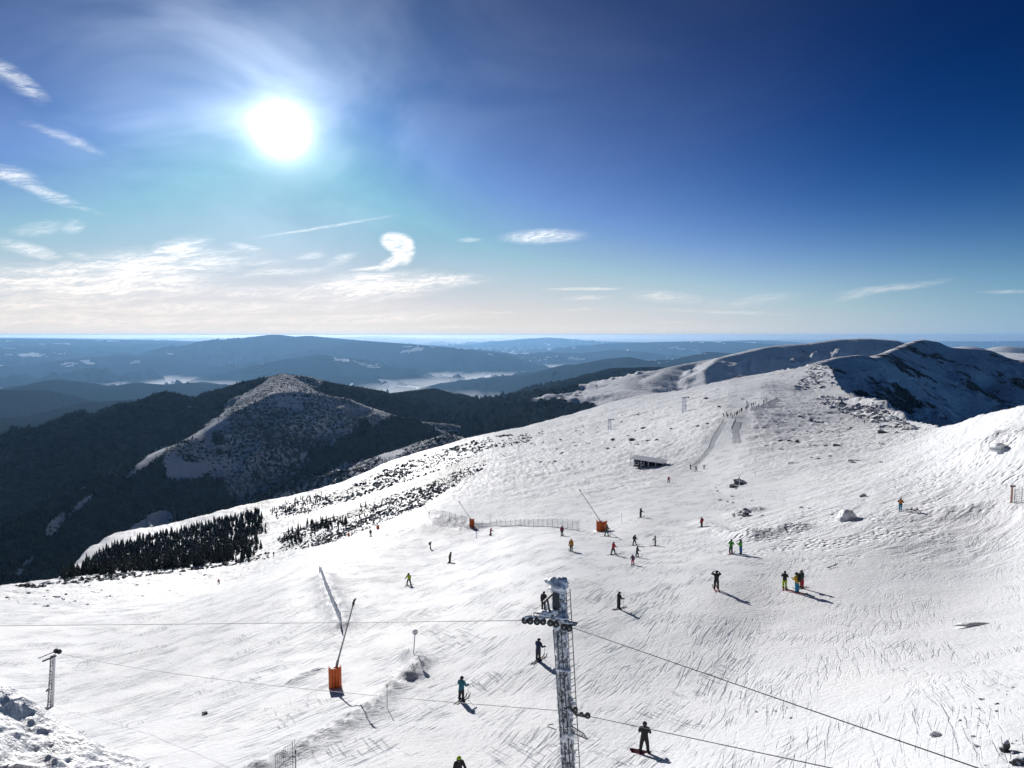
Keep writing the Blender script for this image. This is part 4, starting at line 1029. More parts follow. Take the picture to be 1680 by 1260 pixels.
# ------------------------------------------------------------------ nets
def net(pix, h, label, step=1.6, vstep=.45, rows=7, r=.02, solid=False, lean=0., posts=True, name="net_fence", cat="net fence", hts=None):
    P = [Vector(pxpt(*p)) for p in pix]
    r0 = empty(name, tuple(P[0]), 0, label, cat); L0 = Vector(r0.location)
    # resample
    S = [P[0]]; ln = sum((b_ - a_).length for a_, b_ in zip(P[:-1], P[1:])); nseg = max(2, int(ln / vstep)); pts = []
    cum = [0]
    for a_, b_ in zip(P[:-1], P[1:]): cum.append(cum[-1] + (b_ - a_).length)
    for i in range(nseg + 1):
        s_ = ln * i / nseg; k = max(j for j in range(len(cum)) if cum[j] <= s_ + 1e-6); k = min(k, len(P) - 2)
        q = P[k].lerp(P[k + 1], (s_ - cum[k]) / max(cum[k + 1] - cum[k], 1e-6)); q.z = groundz(q.x, q.y); pts.append(q - L0)
    hh = [h * (1 if hts is None else float(np.interp(i / nseg, [0, 1], hts))) * (1 - .10 * abs(math.sin(math.pi * i * vstep / step)) + .04 * math.sin(i * 1.7)) for i in range(nseg + 1)]
    off = [Vector((.05 * math.sin(i * .9), .10 * math.sin(i * .7 + 1), 0)) for i in range(nseg + 1)]
    if solid:
        b = MB(); n = len(pts)
        prof = [(-.07, -.2), (-.05, .5), (-.03, .9), (.03, 1.0), (.05, .5), (.08, -.2)]
        for i, q in enumerate(pts):
            for (d_, f_) in prof:
                w_ = 1 + .6 * random.uniform(-1, 1)
                b.v.append(tuple(q + Vector((d_ * w_, d_ * .5, f_ * hh[i] * random.uniform(.62, 1.12)))))
        m = len(prof)
        for i in range(n - 1):
            for k in range(m - 1): b.f.append([i * m + k, (i + 1) * m + k, (i + 1) * m + k + 1, i * m + k + 1])
        b.f.append(list(range(m))[::-1]); b.f.append([(n - 1) * m + k for k in range(m)])
        b.obj("rime_crust", M_RIME, r0)
    b = MB()
    for k in range(rows):
        f_ = .04 + .94 * k / (rows - 1)
        b.tube([pts[i] + off[i] * math.sin(f_ * 3) + Vector((0, 0, hh[i] * f_)) for i in range(len(pts))], r * (1.5 if k in (0, rows - 1) else 1), 4)
    for i in range(len(pts)):
        b.bar(pts[i] + Vector((0, 0, .0)), pts[i] + Vector((0, 0, hh[i])), r * 1.2)
    b.obj("net", M_NET, r0)
    if posts:
        k = max(1, int(step / vstep))
        for i in range(0, len(pts), k):
            MB().tube([pts[i] + Vector((0, 0, -.3)), pts[i] + Vector((0, 0, h * 1.06))], r * 1.8, 6).obj("post", M_STEEL, r0)
    return r0
net([(778, 864), (810, 863), (850, 862), (890, 864), (920, 866), (951, 871)], 1.45, "long frosted safety net stretching left from the orange snow lance", 2.4, .5, 7, .022, hts=(.55, 1.45))
net([(704, 851), (730, 852), (748, 856), (766, 858)], 1.9, "short frosted safety net left of the narrow orange snow lance", 2.6, .5, 7, .022, hts=(1.2, .8))
net([(524, 938), (534, 960), (545, 988), (556, 1014), (560, 1028)], 1.0, "curved net fence caked in rime standing above the nearest snow lance", 2.5, .5, 5, .02, True)
net([(1187, 691), (1180, 702), (1172, 714), (1167, 724), (1163, 736), (1152, 750), (1136, 766)], 1.1, "snow-caked edge net along the left side of the upper run", 4, .8, 4, .035, hts=(1., .7))
net([(1207, 691), (1202, 701), (1199, 708), (1202, 716), (1202, 727)], 1.5, "snow-caked edge net along the right side of the upper run", 4, .8, 4, .05, hts=(.8, 1.2))
net([(1232, 674), (1245, 669), (1258, 664), (1276, 655)], 1.4, "low dark snow net beside the queue at the top of the ridge", 5, 1.2, 4, .06)
net([(452, 1262), (470, 1246), (484, 1236)], .7, "small grey net panel tied to a post at the bottom edge", 1.2, .15, 7, .008)
net([(1664, 824), (1672, 823), (1684, 824), (1700, 826)], 1.5, "wire fence with frosted strands beside the wooden signpost at the right edge", 1.4, .5, 6, .018)

# ------------------------------------------------------------------ poles, signs
def post(u, v, vt, r, label, cat="marker pole", name="marker_pole", mat=None, disc=None, lean=0):
    x, y, z = pxpt(u, v); r0 = empty(name, (x, y, z), 0, label, cat)
    t_ = Tp(u + lean, vt, y) - Vector((x, y, z))
    MB().tube([(0, 0, -.3), t_], r, 8).obj("pole", mat or M_STEEL, r0)
    MB().tube([t_ - Vector((0, 0, .18)), t_ + Vector((0, 0, .02))], r * 1.7, 8).obj("cap", M_DARK, r0)
    if disc:
        b = MB(); b.tube([t_ + Vector((0, -.05, 0)), t_ + Vector((0, .05, 0))], disc, 18); b.obj("round_head", M_FROST, r0)
        MB().lump(t_ + Vector((0, -.08, .1)), (disc * .8, .10, disc * .5), 3, .3, 2).obj("rime", M_RIME, r0, True)
    return r0
post(678, 1073, 1037, .035, "short pole with round frosted head on the snow mound beyond the nearest snow lance", "lamp post", "lamp_post", None, .22, 3)
post(635, 1160, 1123, .022, "thin bare marker pole standing between the snow lance and the teal skier")
post(485, 1262, 1230, .022, "thin marker pole at the bottom edge holding the small net panel")
post(891, 783, 770, .10, "short white post alone on the open slope left of the wooden hut", mat=M_RIME)
post(1239, 782, 774, .035, "thin marker pole on the open snow right of the three skiers")
post(1270, 760, 750, .035, "thin marker pole upslope of the rocks right of the run")
post(1320, 688, 678, .05, "thin marker pole near the dark stones below the cliff rim")
post(1345, 716, 706, .04, "thin marker pole beyond the three small dark stones")
post(1035, 764, 745, .12, "frosted pole with guy lines standing left of the wooden hut", "mast", "mast", M_RIME)
post(1213, 798, 782, .07, "white marker post standing against the snow-capped rock", mat=M_RIME)
post(804, 854, 846, .04, "thin pole behind the long net left of the red skier")
post(1020, 858, 843, .03, "thin pole on the slope right of the wide orange padding")
x, y, z = pxpt(1659, 825); r0 = empty("wooden_signpost", (x, y, z), 0, "wooden signpost with a board on top at the right edge of the slope", "signpost")
MB().box((0, 0, .85), (.16, .14, 2.1)).obj("post", pmat("reddish_post", (.35, .20, .15), .8), r0)
MB().box((.05, -.05, 1.95), (.62, .08, .16)).obj("sign_board", M_WOOD, r0); MB().lump((.05, 0, 2.06), (.3, .08, .06), 3, .3, 2).obj("snow_load", M_RIME, r0, True)

# ------------------------------------------------------------------ frosted lattice towers up the ridge
def lattice(u, v, vt, w, label, D=None):
    x, y, z = pxpt(u, v); r0 = empty("lift_tower", (x, y, z), R_(8), label, "lift tower"); H = (Tp(u, vt, y).z - z)
    for sx in (-1, 1):
        for sy in (-1, 1):
            MB().bar((sx * w / 2, sy * w / 3, -.5), (sx * w * .40, sy * w / 4, H), .22).obj("leg", M_RIME, r0)
    n = 8
    for i in range(n):
        for sy in (-1, 1):
            z0, z1 = H * i / n, H * (i + 1) / n
            MB().bar((-w / 2, sy * w / 3, z0), (w / 2, sy * w / 3, z1), .26, .12).obj("brace", M_NET if i % 2 else M_RIME, r0)
            MB().bar((w / 2, sy * w / 3, z0), (-w / 2, sy * w / 3, z1), .22, .12).obj("brace", M_RIME, r0)
    MB().bar((-w * .5, 0, H), (w * 1.3, 0, H + .1), .4, .5).obj("crossarm", M_NET, r0)
    MB().tube([(w * 1.25, -.3, H - .15), (w * 1.25, .3, H - .15)], .45, 10).obj("sheave", M_DARK, r0)
    return Vector((x, y, z + H))
A_ = lattice(1122, 675, 652, 2.2, "white rimed lattice lift tower standing higher on the ridge, nearer the queue")
B_ = lattice(1000, 705, 688, 2.0, "grey rimed lattice lift tower lower on the ridge left of the wooden hut")
o = MB().tube([B_ + (A_ - B_) * (i / 20) + Vector((2, 0, -6 * (i / 20) * (1 - i / 20))) for i in range(21)], .05, 5).obj("lift_cable", M_NET); tag(o, "thin frosted cable strung between the two rimed towers on the ridge", "cable")
# ------------------------------------------------------------------ hut
x, y, z = pxpt(1066, 765)
hut = empty("wooden_hut", (x, y, z), R_(-24), "low wooden hut half buried in snow under a frosted sheet roof beside the run", "hut")
Wd, Dp = 10.5, 4.2
def hp(X_, Y_, Z_): return (X_, Y_, Z_)
b = MB(); b.box((0, Dp / 2, 1.0), (Wd - .3, .15, 2.4)); b.box((-Wd / 2 + .2, 0, 1.0), (.15, Dp, 2.4)); b.box((Wd / 2 - .2, 0, .6), (.15, Dp, 1.6)); b.obj("wall", M_WOOD, hut)
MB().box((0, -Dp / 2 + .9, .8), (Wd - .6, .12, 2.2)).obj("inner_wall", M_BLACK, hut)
for i in range(5):
    MB().box((-Wd / 2 + .3 + i * 2.45, -Dp / 2, .9), (.28, .28, 2.6)).obj("pillar", M_WHITE, hut)
for X_, w_ in ((-4.0, 1.6), (-2.0, 1.2)):
    wnd = MB().box((X_, -Dp / 2 + .02, 1.0), (w_, .1, 1.1)).obj("window", M_WHITE, hut); MB().box((X_, -Dp / 2 - .05, 1.1), (w_ * .6, .06, .7)).obj("pane", M_BLACK, wnd)
for i in range(8):
    X0 = -Wd / 2 - .4 + i * 1.42
    b = MB(); k0 = 2.75 - i * .10; k = 0
    b.v = [(X0, -Dp / 2 - .8, k0 - .20), (X0 + 1.34, -Dp / 2 - .8, k0 - .30), (X0 + 1.34, Dp / 2 + .6, k0 + .05), (X0, Dp / 2 + .6, k0 + .15)]
    b.v += [(p[0], p[1], p[2] + .14) for p in b.v]; b.f = [[3, 2, 1, 0], [4, 5, 6, 7], [0, 1, 5, 4], [1, 2, 6, 5], [2, 3, 7, 6], [3, 0, 4, 7]]
    b.obj("roof_panel", M_ROOF, hut)
MB().lump((Wd / 2 + .6, .2, -.2), (2.6, 2.4, 1.3), 5, .15, 3).obj("snow_drift", M_LUMP, hut, True)
# ------------------------------------------------------------------ skis left on the snow
M_SKI = pmat("ski_top", (.06, .10, .10), .4, .5, 5); M_SKI2 = pmat("ski_top_red", (.35, .05, .04), .4)
def ski_mesh(L=1.65, w=.085, name="ski"):
    b = MB(); n = 10; 
    for i in range(n + 1):
        f_ = i / n; yy = -L * .45 + L * f_; up = .16 * max(0, (f_ - .86) / .14) ** 1.6; ww = w / 2 * (1 - .35 * math.sin(math.pi * f_)) * (1 if f_ < .95 else .6) * 1.15
        for (X_, Z_) in ((-ww, 0), (ww, 0), (ww, .022), (-ww, .022)): b.v.append((X_, yy, Z_ + up))
    for i in range(n):
        for k in range(4): b.f.append([i * 4 + k, i * 4 + (k + 1) % 4, (i + 1) * 4 + (k + 1) % 4, (i + 1) * 4 + k])
    b.f += [[0, 1, 2, 3][::-1], [n * 4, n * 4 + 1, n * 4 + 2, n * 4 + 3]]
    b.box((0, .0, .04), (.06, .34, .05))
    return b.mesh(name)
def board_mesh():
    b = MB(); n = 14; L = 1.5
    for i in range(n + 1):
        f_ = i / n; yy = -L / 2 + L * f_; e_ = abs(2 * f_ - 1); ww = .145 * (1 - .12 * (1 - e_)) * math.sqrt(max(.04, 1 - max(0, (e_ - .82) / .18) ** 2)); up = .09 * max(0, (e_ - .8) / .2) ** 1.5
        for (X_, Z_) in ((-ww, 0), (ww, 0), (ww, .02), (-ww, .02)): b.v.append((X_, yy, Z_ + up))
    for i in range(n):
        for k in range(4): b.f.append([i * 4 + k, i * 4 + (k + 1) % 4, (i + 1) * 4 + (k + 1) % 4, (i + 1) * 4 + k])
    b.f += [[3, 2, 1, 0], [n * 4, n * 4 + 1, n * 4 + 2, n * 4 + 3]]
    for s_ in (-.25, .25): b.box((0, s_, .05), (.2, .12, .06)); b.box((0, s_ - .05 * (1 if s_ > 0 else -1), .12), (.16, .04, .14))
    return b.mesh("snowboard")
SKI = ski_mesh(); BOARD = board_mesh()
def inst(name, me, mat, parent=None):
    if not me.materials: me.materials.append(mat)
    o = bpy.data.objects.new(name, me); COL.objects.link(o)
    o.material_slots[0].link = 'OBJECT'; o.material_slots[0].material = mat
    if parent: o.parent = parent
    return o
x, y, z = pxpt(1366, 931)
pr_ = empty("pair_of_skis", (x, y, z), 0, "pair of skis lying crossed on the empty snow right of the group of three", "skis")
for a_, mt in ((-50, M_SKI), (-62, M_SKI)):
    o = inst("ski", SKI, mt, pr_); o.rotation_euler = (0, R_(6), R_(a_)); o.location = (.1 * a_ / 60, 0, .10)
x, y, z = pxpt(1500, 838)
o = inst("snowboard", BOARD, M_DARK); o.location = (x, y, z + .08); o.rotation_euler = (0, 0, R_(80)); o.scale = (1.3, 1.5, 2.0); tag(o, "dark snowboard lying on the snow right of the hiker with orange backpack", "snowboard")
# ================================================================== people
def mat_c(name, c, v=.12): return pmat(name, c, .75, v, 7., .15)
CM = {k: mat_c("cloth_" + k, c) for k, c in dict(black=(.012, .012, .014), charcoal=(.03, .03, .034), navy=(.012, .022, .07), teal=(.01, .13, .19), green=(.05, .27, .03), lime=(.36, .52, .02),
    red=(.42, .02, .03), maroon=(.16, .012, .05), orange=(.45, .14, .015), amber=(.42, .20, .02), yellow=(.5, .32, .02), blue=(.01, .10, .32), cyan=(.01, .22, .36), pink=(.5, .03, .10), grey=(.16, .17, .17),
    brown=(.10, .045, .03), khaki=(.13, .11, .05), dkteal=(.01, .10, .09), white=(.7, .7, .7), crimson=(.36, .015, .04), dgreen=(.02, .06, .03), purple=(.10, .03, .12)).items()}
M_SKIN = pmat("skin", (.42, .24, .17), .6, .05)
M_GLASS = pmat("goggle_lens", (.02, .025, .03), .15, .1)
POSES = {}
def skeleton(c=.15, lean=.1, w=.13, arms='poles', split=0., twist=0., side=0.):
    """joint positions of a person facing +Y; c = crouch, w = half stance"""
    up = .93 - .30 * c; kz = .50 - .10 * c; kf = .34 * c
    pel = Vector((side, -.10 * c, up)); J = {}
    ch = pel + Vector((side * .5, math.sin(lean) * .36, math.cos(lean) * .36)); nk = pel + Vector((side * .9, math.sin(lean) * .52, math.cos(lean) * .52))
    J['pel'] = pel; J['sp'] = pel.lerp(ch, .5); J['ch'] = ch; J['nk'] = nk
    J['hd'] = nk + Vector((0, .035, .12)); J['ht'] = nk + Vector((0, .045, .21))
    cs, sn = math.cos(twist), math.sin(twist)
    for s, n in ((-1, 'l'), (1, 'r')):
        sh = nk + Vector((s * .185 * cs, s * .185 * sn, -.06)); J['s' + n] = sh
        if arms == 'poles': e = sh + Vector((s * .10, .06, -.26)); h = e + Vector((s * .03, .24, -.03))
        elif arms == 'down': e = sh + Vector((s * .07, -.01, -.28)); h = e + Vector((s * .02, .07, -.24))
        elif arms == 'phone': e = sh + Vector((s * .20, .20, -.06)); h = e + Vector((-s * .18, .06, .20))
        elif arms == 'spread': e = sh + Vector((s * .24, .04, -.10)); h = e + Vector((s * .23, .06, .02))
        elif arms == 'front': e = sh + Vector((s * .10, .08, -.25)); h = e + Vector((-s * .10, .20, .06))
        elif arms == 'back': e = sh + Vector((s * .12, -.10, -.24)); h = e + Vector((s * .04, .04, -.22))
        J['e' + n] = e; J['w' + n] = e.lerp(h, .86); J['h' + n] = h
        yo = s * split
        J['p' + n] = pel + Vector((s * .095, 0, -.06)); J['k' + n] = Vector((s * (w * .5 + .06), kf + yo * .5 - .04, kz)); J['a' + n] = Vector((s * w, yo - .03, .12)); J['t' + n] = Vector((s * w, yo + .15, .06))
    return J
EDG = [('pel', 'sp'), ('sp', 'ch'), ('ch', 'nk'), ('nk', 'hd'), ('hd', 'ht')] + [e for n in 'lr' for e in (('ch', 's' + n), ('s' + n, 'e' + n), ('e' + n, 'w' + n), ('w' + n, 'h' + n), ('pel', 'p' + n), ('p' + n, 'k' + n), ('k' + n, 'a' + n), ('a' + n, 't' + n))]
RAD = dict(pel=.15, sp=.135, ch=.165, nk=.07, hd=.10, ht=.085, s=.085, e=.055, w=.042, h=.045, p=.115, k=.078, a=.062, t=.05)
def build_pose(key, J):
    me = bpy.data.meshes.new("t"); names = list(J); me.from_pydata([tuple(J[n]) for n in names], [(names.index(a), names.index(b)) for a, b in EDG], [])
    o = bpy.data.objects.new("t", me); COL.objects.link(o); o.modifiers.new("s", 'SKIN')
    for i, n in enumerate(names):
        r = RAD.get(n, RAD.get(n[0], .06)); k = (1.15, .85) if n in ('pel', 'sp', 'ch') else (1, 1)
        me.skin_vertices[0].data[i].radius = (r * k[0], r * k[1]); me.skin_vertices[0].data[i].use_root = (n == 'pel')
    m = o.modifiers.new("u", 'SUBSURF'); m.levels = 1; m.render_levels = 1
    ev = o.evaluated_get(bpy.context.evaluated_depsgraph_get()); tm = ev.to_mesh()
    V = [v.co.copy() for v in tm.vertices]; Nn = [v.normal.copy() for v in tm.vertices]; Fs = [list(p.vertices) for p in tm.polygons]
    ev.to_mesh_clear(); bpy.data.objects.remove(o); bpy.data.meshes.remove(me)
    segs = [(a, b, J[a], J[b]) for a, b in EDG]
    def reg(p):
        best = None; bd = 9
        for a, b, A, B in segs:
            d = B - A; t = max(0, min(1, (p - A).dot(d) / d.length_squared)); q = (p - A - d * t).length
            if q < bd: bd = q; best = (a, b, t)
        a, b, t = best
        if b in ('hd', 'ht'): return 'head' if not (b == 'hd' and t < .25) else 'jacket'
        if b[0] == 'h' and b[1:] in 'lr' and len(b) == 2: return 'hand'
        if b[0] == 't' or (b[0] == 'a' and t > .86): return 'boot'
        if b[0] in 'ka': return 'trousers'
        if b[0] == 'p' and len(b) == 2: return 'trousers' if p.z < J['pel'].z - .10 else 'jacket'
        return 'jacket'
    fr_ = [reg(sum((V[i] for i in f), Vector()) / len(f)) for f in Fs]
    def shell(kind, infl, hem=None):
        idx = {}; vs = []; fs = []
        for f, k in zip(Fs, fr_):
            if k != kind and not (kind == 'trousers' and k == 'boot' and max(V[i].z for i in f) > .16 and False): continue
            g = []
            for i in f:
                if i not in idx: idx[i] = len(vs); vs.append(tuple(V[i] + Nn[i] * infl))
                g.append(idx[i])
            fs.append(g)
        q = bpy.data.meshes.new(kind); q.from_pydata(vs, [], fs); q.update(); q.polygons.foreach_set('use_smooth', [True] * len(fs)); return q
    bodym = bpy.data.meshes.new("body"); b = MB(); b.v = [tuple(v) for v in V]; b.f = Fs
    hd = J['hd']
    b.lump(hd + Vector((0, .115, -.005)), (.016, .026, .03), 1, .05, 1)                    # nose
    b.lump(hd + Vector((0, .095, -.065)), (.035, .022, .02), 2, .05, 1)                    # chin and mouth
    for s in (-1, 1): b.lump(hd + Vector((s * .10, .0, 0)), (.014, .03, .035), 3, .05, 1)  # ears
    bodym.from_pydata(b.v, [], b.f); bodym.update(); bodym.polygons.foreach_set('use_smooth', [True] * len(b.f)); bodym.materials.append(M_SKIN)
    jk = shell('jacket', .022); tr = shell('trousers', .02); bt = shell('boot', .028)
    # flared hem joins the jacket
    POSES[key] = (bodym, jk, tr, bt, J)
for key, kw in dict(ski=dict(), skilow=dict(c=.55, lean=.45), stand=dict(c=.03, lean=.03, arms='down', w=.12), phone=dict(c=.03, lean=-.02, arms='phone', w=.15), talk=dict(c=.04, lean=.06, arms='front', w=.12),
        spread=dict(c=.35, lean=.25, arms='spread', w=.2), board=dict(c=.45, lean=.25, arms='back', w=.24), walk=dict(c=.12, lean=.12, arms='poles', split=.26, w=.10), herring=dict(c=.3, lean=.35, arms='spread', w=.30),
        boardstand=dict(c=.12, lean=.05, arms='front', w=.20), wedge=dict(c=.3, lean=.2, arms='poles', w=.24, split=.06), lean=dict(c=.4, lean=.1, arms='back', w=.16, side=-.12)).items():
    build_pose(key, skeleton(**kw))
def helmet_me():
    b = MB(); b.lump((0, 0, 0), (.125, .14, .125), 1, .0, 2); q = b.mesh("helmet", True); return q
HELM = helmet_me()
HAT = MB().lump((0, 0, -.01), (.112, .12, .105), 4, .06, 2).mesh("hat", True)
GOG = MB().tube([(-.10, .055, 0), (-.06, .115, 0), (0, .135, 0), (.06, .115, 0), (.10, .055, 0)], [.026, .036, .038, .036, .026], 8).mesh("goggles")
gb = MB(); gb.box((0, .05, 0), (.085, .09, .04))
for i, (X_, l_) in enumerate(((-.033, .062), (-.011, .072), (.011, .068), (.033, .052))):
    gb.tube([(X_, .085, 0), (X_, .085 + l_ * .5, -.012), (X_, .085 + l_ * .62, -.045)], [.012, .012, .010], 6)
gb.tube([(.042, .03, 0), (.066, .065, -.015), (.05, .09, -.04)], [.014, .013, .011], 6)
GLV = gb.mesh("glove", True)
PACK = MB().lump((0, 0, 0), (.17, .12, .24), 5, .08, 2).mesh("backpack", True)
HOOD = MB().lump((0, 0, 0), (.12, .10, .08), 7, .1, 2).mesh("hood", True)
def grad(x, y, e=.6):
    return (groundz(x + e, y) - groundz(x - e, y)) / (2 * e), (groundz(x, y + e) - groundz(x, y - e)) / (2 * e)
PLOG = []
def person(u, vf, vh, label, jacket, trousers, head, pose, hdg, kit='ski', hat='helmet', pack=None, poles=None, skic=None, goggles=True, group=None, tiny=False, desc=None, tilt=0.):
    x, y, z = pxpt(u, vf); R = math.hypot(x, y)
    H = R * (ray(u, vh)[1] - ray(u, vf)[1]); PLOG.append((label[:30], round(H, 2)))
    H = min(2.05, max(1.15, H)) if not tiny else min(1.9, max(1.6, H))
    bm_, jk, tr, bt, J = POSES[pose]
    top_ = J['ht'].z + .12; s = H / top_
    rz = -R_(hdg)
    root = empty("person", (x, y, z), rz, label, "person", group); root.scale = (s, s, s)
    if tilt: root.rotation_euler = Euler((0, R_(tilt), rz))
    body = link("body", bm_, parent=root)
    for nm, q, c in (("jacket", jk, jacket), ("trousers", tr, trousers), ("boots", bt, 'black')):
        inst(nm, q, CM[c], root)
    hc = J['hd'] + Vector((0, -.01, .045))
    o = inst("helmet" if hat == 'helmet' else "hat", HELM if hat == 'helmet' else HAT, CM[head], root); o.location = hc
    if tiny: return root
    if goggles: o = inst("goggles", GOG, M_GLASS, root); o.location = J['hd'] + Vector((0, 0, .02))
    o = inst("hood", HOOD, CM[jacket], root); o.location = J['nk'] + Vector((0, -.09, .02))
    for n in 'lr':
        g = inst("glove", GLV, CM['black'], root); d = (J['h' + n] - J['e' + n]).normalized()
        g.location = J['w' + n]; g.rotation_euler = d.to_track_quat('Y', 'Z').to_euler(); g.scale = (-1.15 if n == 'l' else 1.15, 1.15, 1.15)
    if pack: o = inst("backpack", PACK, CM[pack], root); o.location = J['ch'] + Vector((0, -.24, .0)); o.scale = (1.15, 1.2, 1.2)
    gx, gy = grad(x, y); ch_, sh_ = math.cos(R_(hdg)), math.sin(R_(hdg))
    fwd = gx * sh_ + gy * ch_; lat = gx * ch_ - gy * sh_
    if kit == 'ski':
        for n, s_ in (('l', -1), ('r', 1)):
            a_ = J['a' + n]; o = inst("ski", SKI, CM[skic or 'charcoal'], root); yaw = 0.
            if pose in ('wedge', 'herring'): yaw = (14 if pose == 'wedge' else -24) * s_
            o.location = (a_.x, a_.y + .06, fwd * a_.y + lat * a_.x + .02); o.rotation_euler = (math.atan(fwd), -math.atan(lat), R_(yaw))
    elif kit == 'board':
        o = inst("snowboard", BOARD, CM[skic or 'charcoal'], root); o.location = (0, .03, .02); o.rotation_euler = (0, -math.atan(lat), R_(90)); 
    if poles is None: poles = kit == 'ski' and pose not in ('phone', 'talk') and (vf - vh) > 17
    if poles:
        M = Matrix.Translation((x, y, z)) @ Euler((0, 0, rz)).to_matrix().to_4x4() @ Matrix.Scale(s, 4)
        for n, s_ in (('l', -1), ('r', 1)):
            h = M @ (J['h' + n]); q = M @ Vector((J['h' + n].x + s_ * .10, J['h' + n].y - (.10 if pose != 'skilow' else .5), 0)); q.z = groundz(q.x, q.y) + (.02 if pose != 'skilow' else .25)
            po = empty("ski_pole", (q.x, q.y, q.z), 0, "%s-hand ski pole of the %s" % ('left' if n == 'l' else 'right', desc), "ski pole")
            L = Vector((h.x - q.x, h.y - q.y, h.z - q.z)); up_ = L.normalized()
            MB().tube([(0, 0, 0), L + up_ * .04], .010, 6).obj("shaft", M_DARK, po)
            MB().tube([L - up_ * .06, L + up_ * .08], .018, 6).obj("grip", M_RUBBER, po)
            MB().tube([up_ * .06, up_ * .075], .045, 8).obj("basket", M_DARK, po)
    return root
P = person
P(1057, 1236, 1183, "person all in black on a snowboard near the bottom of the frame, seen from behind", 'black', 'black', 'charcoal', 'boardstand', 15, 'board', skic='maroon')
P(753, 1290, 1238, "person in black jacket and bright lime helmet cut off by the bottom edge", 'black', 'black', 'lime', 'ski', 160, 'ski', desc="skier with the lime helmet at the bottom edge")
P(757, 1150, 1109, "skier in teal jacket and black trousers gliding alone below the lance shadow", 'teal', 'black', 'charcoal', 'ski', 28, skic='grey', desc="skier in the teal jacket")
P(883, 1084, 1046, "skier in navy jacket with white-banded hat just left of the pylon", 'navy', 'charcoal', 'black', 'ski', 42, hat='hat', skic='charcoal', desc="skier in navy left of the pylon")
P(892, 1002, 969, "person in black jacket behind the struts at the pylon's top", 'black', 'charcoal', 'black', 'stand', 30, 'ski', hat='hat', skic='cyan', poles=False, goggles=False)
P(1015, 999, 970, "slim skier in black with green helmet alone right of the pylon top", 'black', 'black', 'dgreen', 'ski', 62, desc="slim black skier right of the pylon top")
P(1175, 968, 935, "person in black holding a phone up to the face with both hands", 'black', 'black', 'black', 'phone', 8, 'ski', skic='crimson', goggles=False, poles=False)
P(1287, 966, 936, "person in black jacket and lime-yellow trousers left in the group of three", 'black', 'lime', 'black', 'talk', 25, 'ski', skic='crimson')
P(1307, 973, 938, "person in yellow and black jacket with cyan trousers in the group of three", 'yellow', 'cyan', 'black', 'talk', 330, 'ski', skic='crimson', pack='black')
P(1315, 965, 934, "person in dark green jacket and red trousers, hindmost in the group of three", 'dgreen', 'red', 'grey', 'talk', 250, 'ski')
P(1199, 909, 884, "person in bright green jacket and black trousers, left of the green pair", 'green', 'black', 'charcoal', 'talk', 40, 'ski', skic='crimson')
P(1215, 910, 884, "person in bright green jacket and blue trousers, right of the green pair", 'green', 'blue', 'charcoal', 'talk', 315, 'ski', skic='blue')
P(1151, 865, 848, "skier in crimson jacket standing below the snow edge right of the piste", 'crimson', 'charcoal', 'black', 'stand', 330, 'ski', pack='crimson', desc="skier in the crimson jacket")
P(1477, 838, 816, "hiker with orange-brown backpack, dark jacket and cyan trousers alone on the right", 'black', 'cyan', 'khaki', 'walk', 30, 'none', hat='hat', pack='orange', goggles=False)
P(1051, 849, 833, "slim black skier at the foot of the upper run", 'black', 'black', 'black', 'ski', 60, poles=False)
P(1041, 895, 877, "dark skier with a backpack pushing uphill with poles beside the grey skier", 'charcoal', 'black', 'black', 'walk', 55, pack='black', desc="dark skier with the backpack")
P(1075, 896, 878, "skier in grey jacket and dark trousers facing left above the red group", 'grey', 'charcoal', 'grey', 'ski', 290, desc="skier in the grey jacket")
P(1045, 914, 896, "dark grey skier with arm raised between the backpack skier and the child in pink", 'charcoal', 'charcoal', 'black', 'wedge', 70, poles=False)
P(1006, 910, 888, "skier in red jacket and black trousers holding poles below the wide orange padding", 'red', 'black', 'maroon', 'walk', 60, hat='hat', desc="skier in the red jacket below the padding")
P(1038, 927, 909, "child in purple jacket and pink trousers at the front of the small crowd", 'purple', 'pink', 'maroon', 'walk', 200, 'ski', poles=False)
P(937, 905, 883, "skier in amber jacket and black trousers standing alone below the net end", 'amber', 'black', 'orange', 'stand', 350, 'ski', hat='hat', poles=False)
P(922, 879, 862, "skier in maroon jacket standing right at the near end of the long net", 'maroon', 'charcoal', 'crimson', 'stand', 20, 'ski', hat='hat', poles=False)
P(995, 880, 860, "skier in brown and orange top with teal trousers beside the wide orange padding", 'brown', 'dkteal', 'black', 'wedge', 45, 'ski', poles=False)
P(805, 879, 866, "snowboarder in bright red jacket with arms spread below the long net", 'red', 'charcoal', 'red', 'spread', 60, 'board', skic='grey')
P(706, 901, 888, "crouching dark snowboarder with a pack, upper one of the left pair", 'dgreen', 'black', 'black', 'board', 80, 'board', pack='dgreen')
P(737, 924, 906, "leaning snowboarder in khaki-brown jacket, lower one of the left pair", 'khaki', 'black', 'black', 'lean', 110, 'board', tilt=-12)
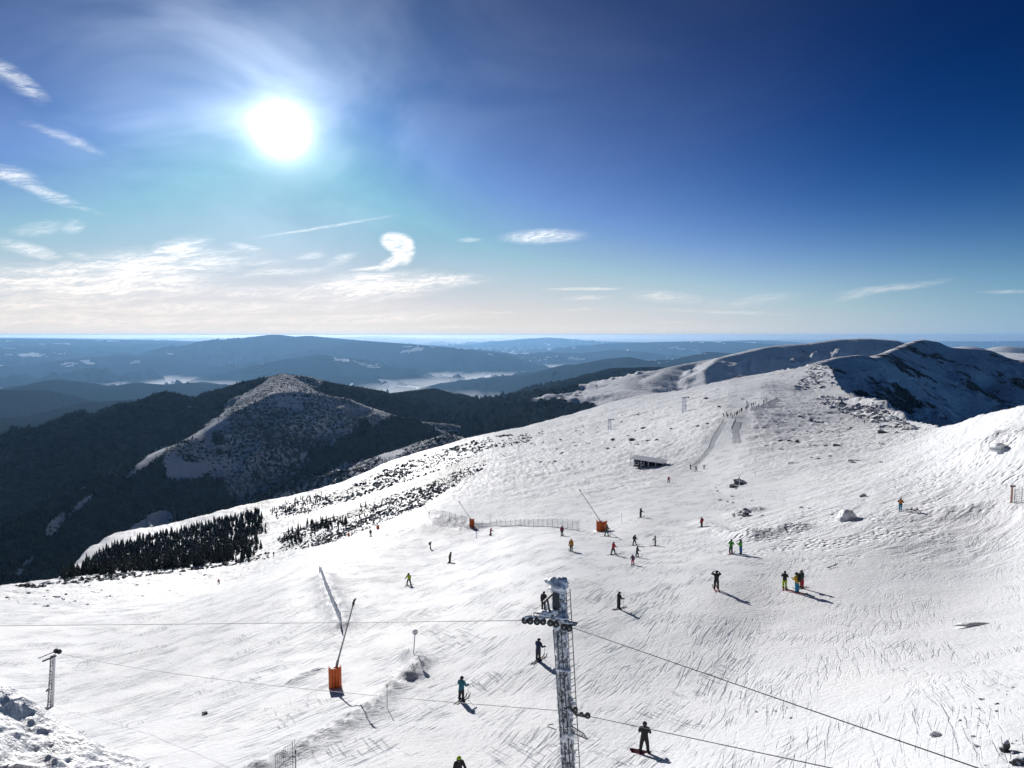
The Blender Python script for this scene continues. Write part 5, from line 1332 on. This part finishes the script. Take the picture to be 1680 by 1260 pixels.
P(671, 960, 939, "skier in lime-yellow jacket and black trousers alone on the left slope", 'lime', 'black', 'charcoal', 'wedge', 195, 'ski', desc="skier in the lime-yellow jacket")
P(608, 880, 868, "lone dark skier in grey trousers standing between the orange padded posts", 'black', 'grey', 'black', 'stand', 180, 'ski', poles=False)
P(359, 959, 951, "tiny skier in red jacket far out on the empty left slope", 'crimson', 'charcoal', 'red', 'wedge', 170, 'ski', tiny=True)
P(449, 912, 907, "tiny dark skier below the forest edge at the left", 'black', 'black', 'black', 'stand', 170, 'ski', tiny=True)
P(1133, 770, 761, "leftmost of the three small skiers at the foot of the groomed strip", 'charcoal', 'black', 'black', 'ski', 30, 'ski', poles=False)
P(1142, 774, 765, "small black skier with legs wide, middle of the three on the groomed strip", 'black', 'black', 'black', 'herring', 0, 'ski', poles=False)
P(1155, 770, 762, "slim khaki skier, rightmost of the three on the groomed strip", 'khaki', 'charcoal', 'khaki', 'herring', 30, 'ski', poles=False)
P(1097, 792, 781, "skier in red jacket alone on the run below the wooden hut", 'red', 'charcoal', 'red', 'wedge', 180, 'ski', hat='hat', poles=False)
P(1401, 687, 680, "hiker on the ridge left of the other, near the rim rocks", 'khaki', 'charcoal', 'black', 'walk', 60, 'none', tiny=True)
P(1418, 695, 689, "dark hiker on the ridge to the right, nearest the rim rocks", 'black', 'black', 'black', 'stand', 60, 'none', tiny=True)
for i, (u, v) in enumerate([(1187, 684), (1192, 682), (1194, 685), (1199, 683), (1202, 686), (1205, 683), (1208, 682), (1210, 680), (1213, 678), (1216, 676), (1217, 675), (1223, 673), (1225, 672), (1227, 670), (1233, 667), (1236, 666), (1239, 664), (1244, 668), (1253, 662), (1257, 659)]):
    P(u, v, v - 6.5, "dark-clothed skier queueing in line at the top of the groomed strip", random.choice(['black', 'charcoal', 'khaki', 'navy', 'brown']), random.choice(['black', 'charcoal']), 'black', random.choice(['stand', 'talk']), random.uniform(0, 360), 'ski', tiny=True, group="skiers queueing at the top of the groomed strip")
if 'PDEBUG' in globals(): print('PLOG', PLOG)
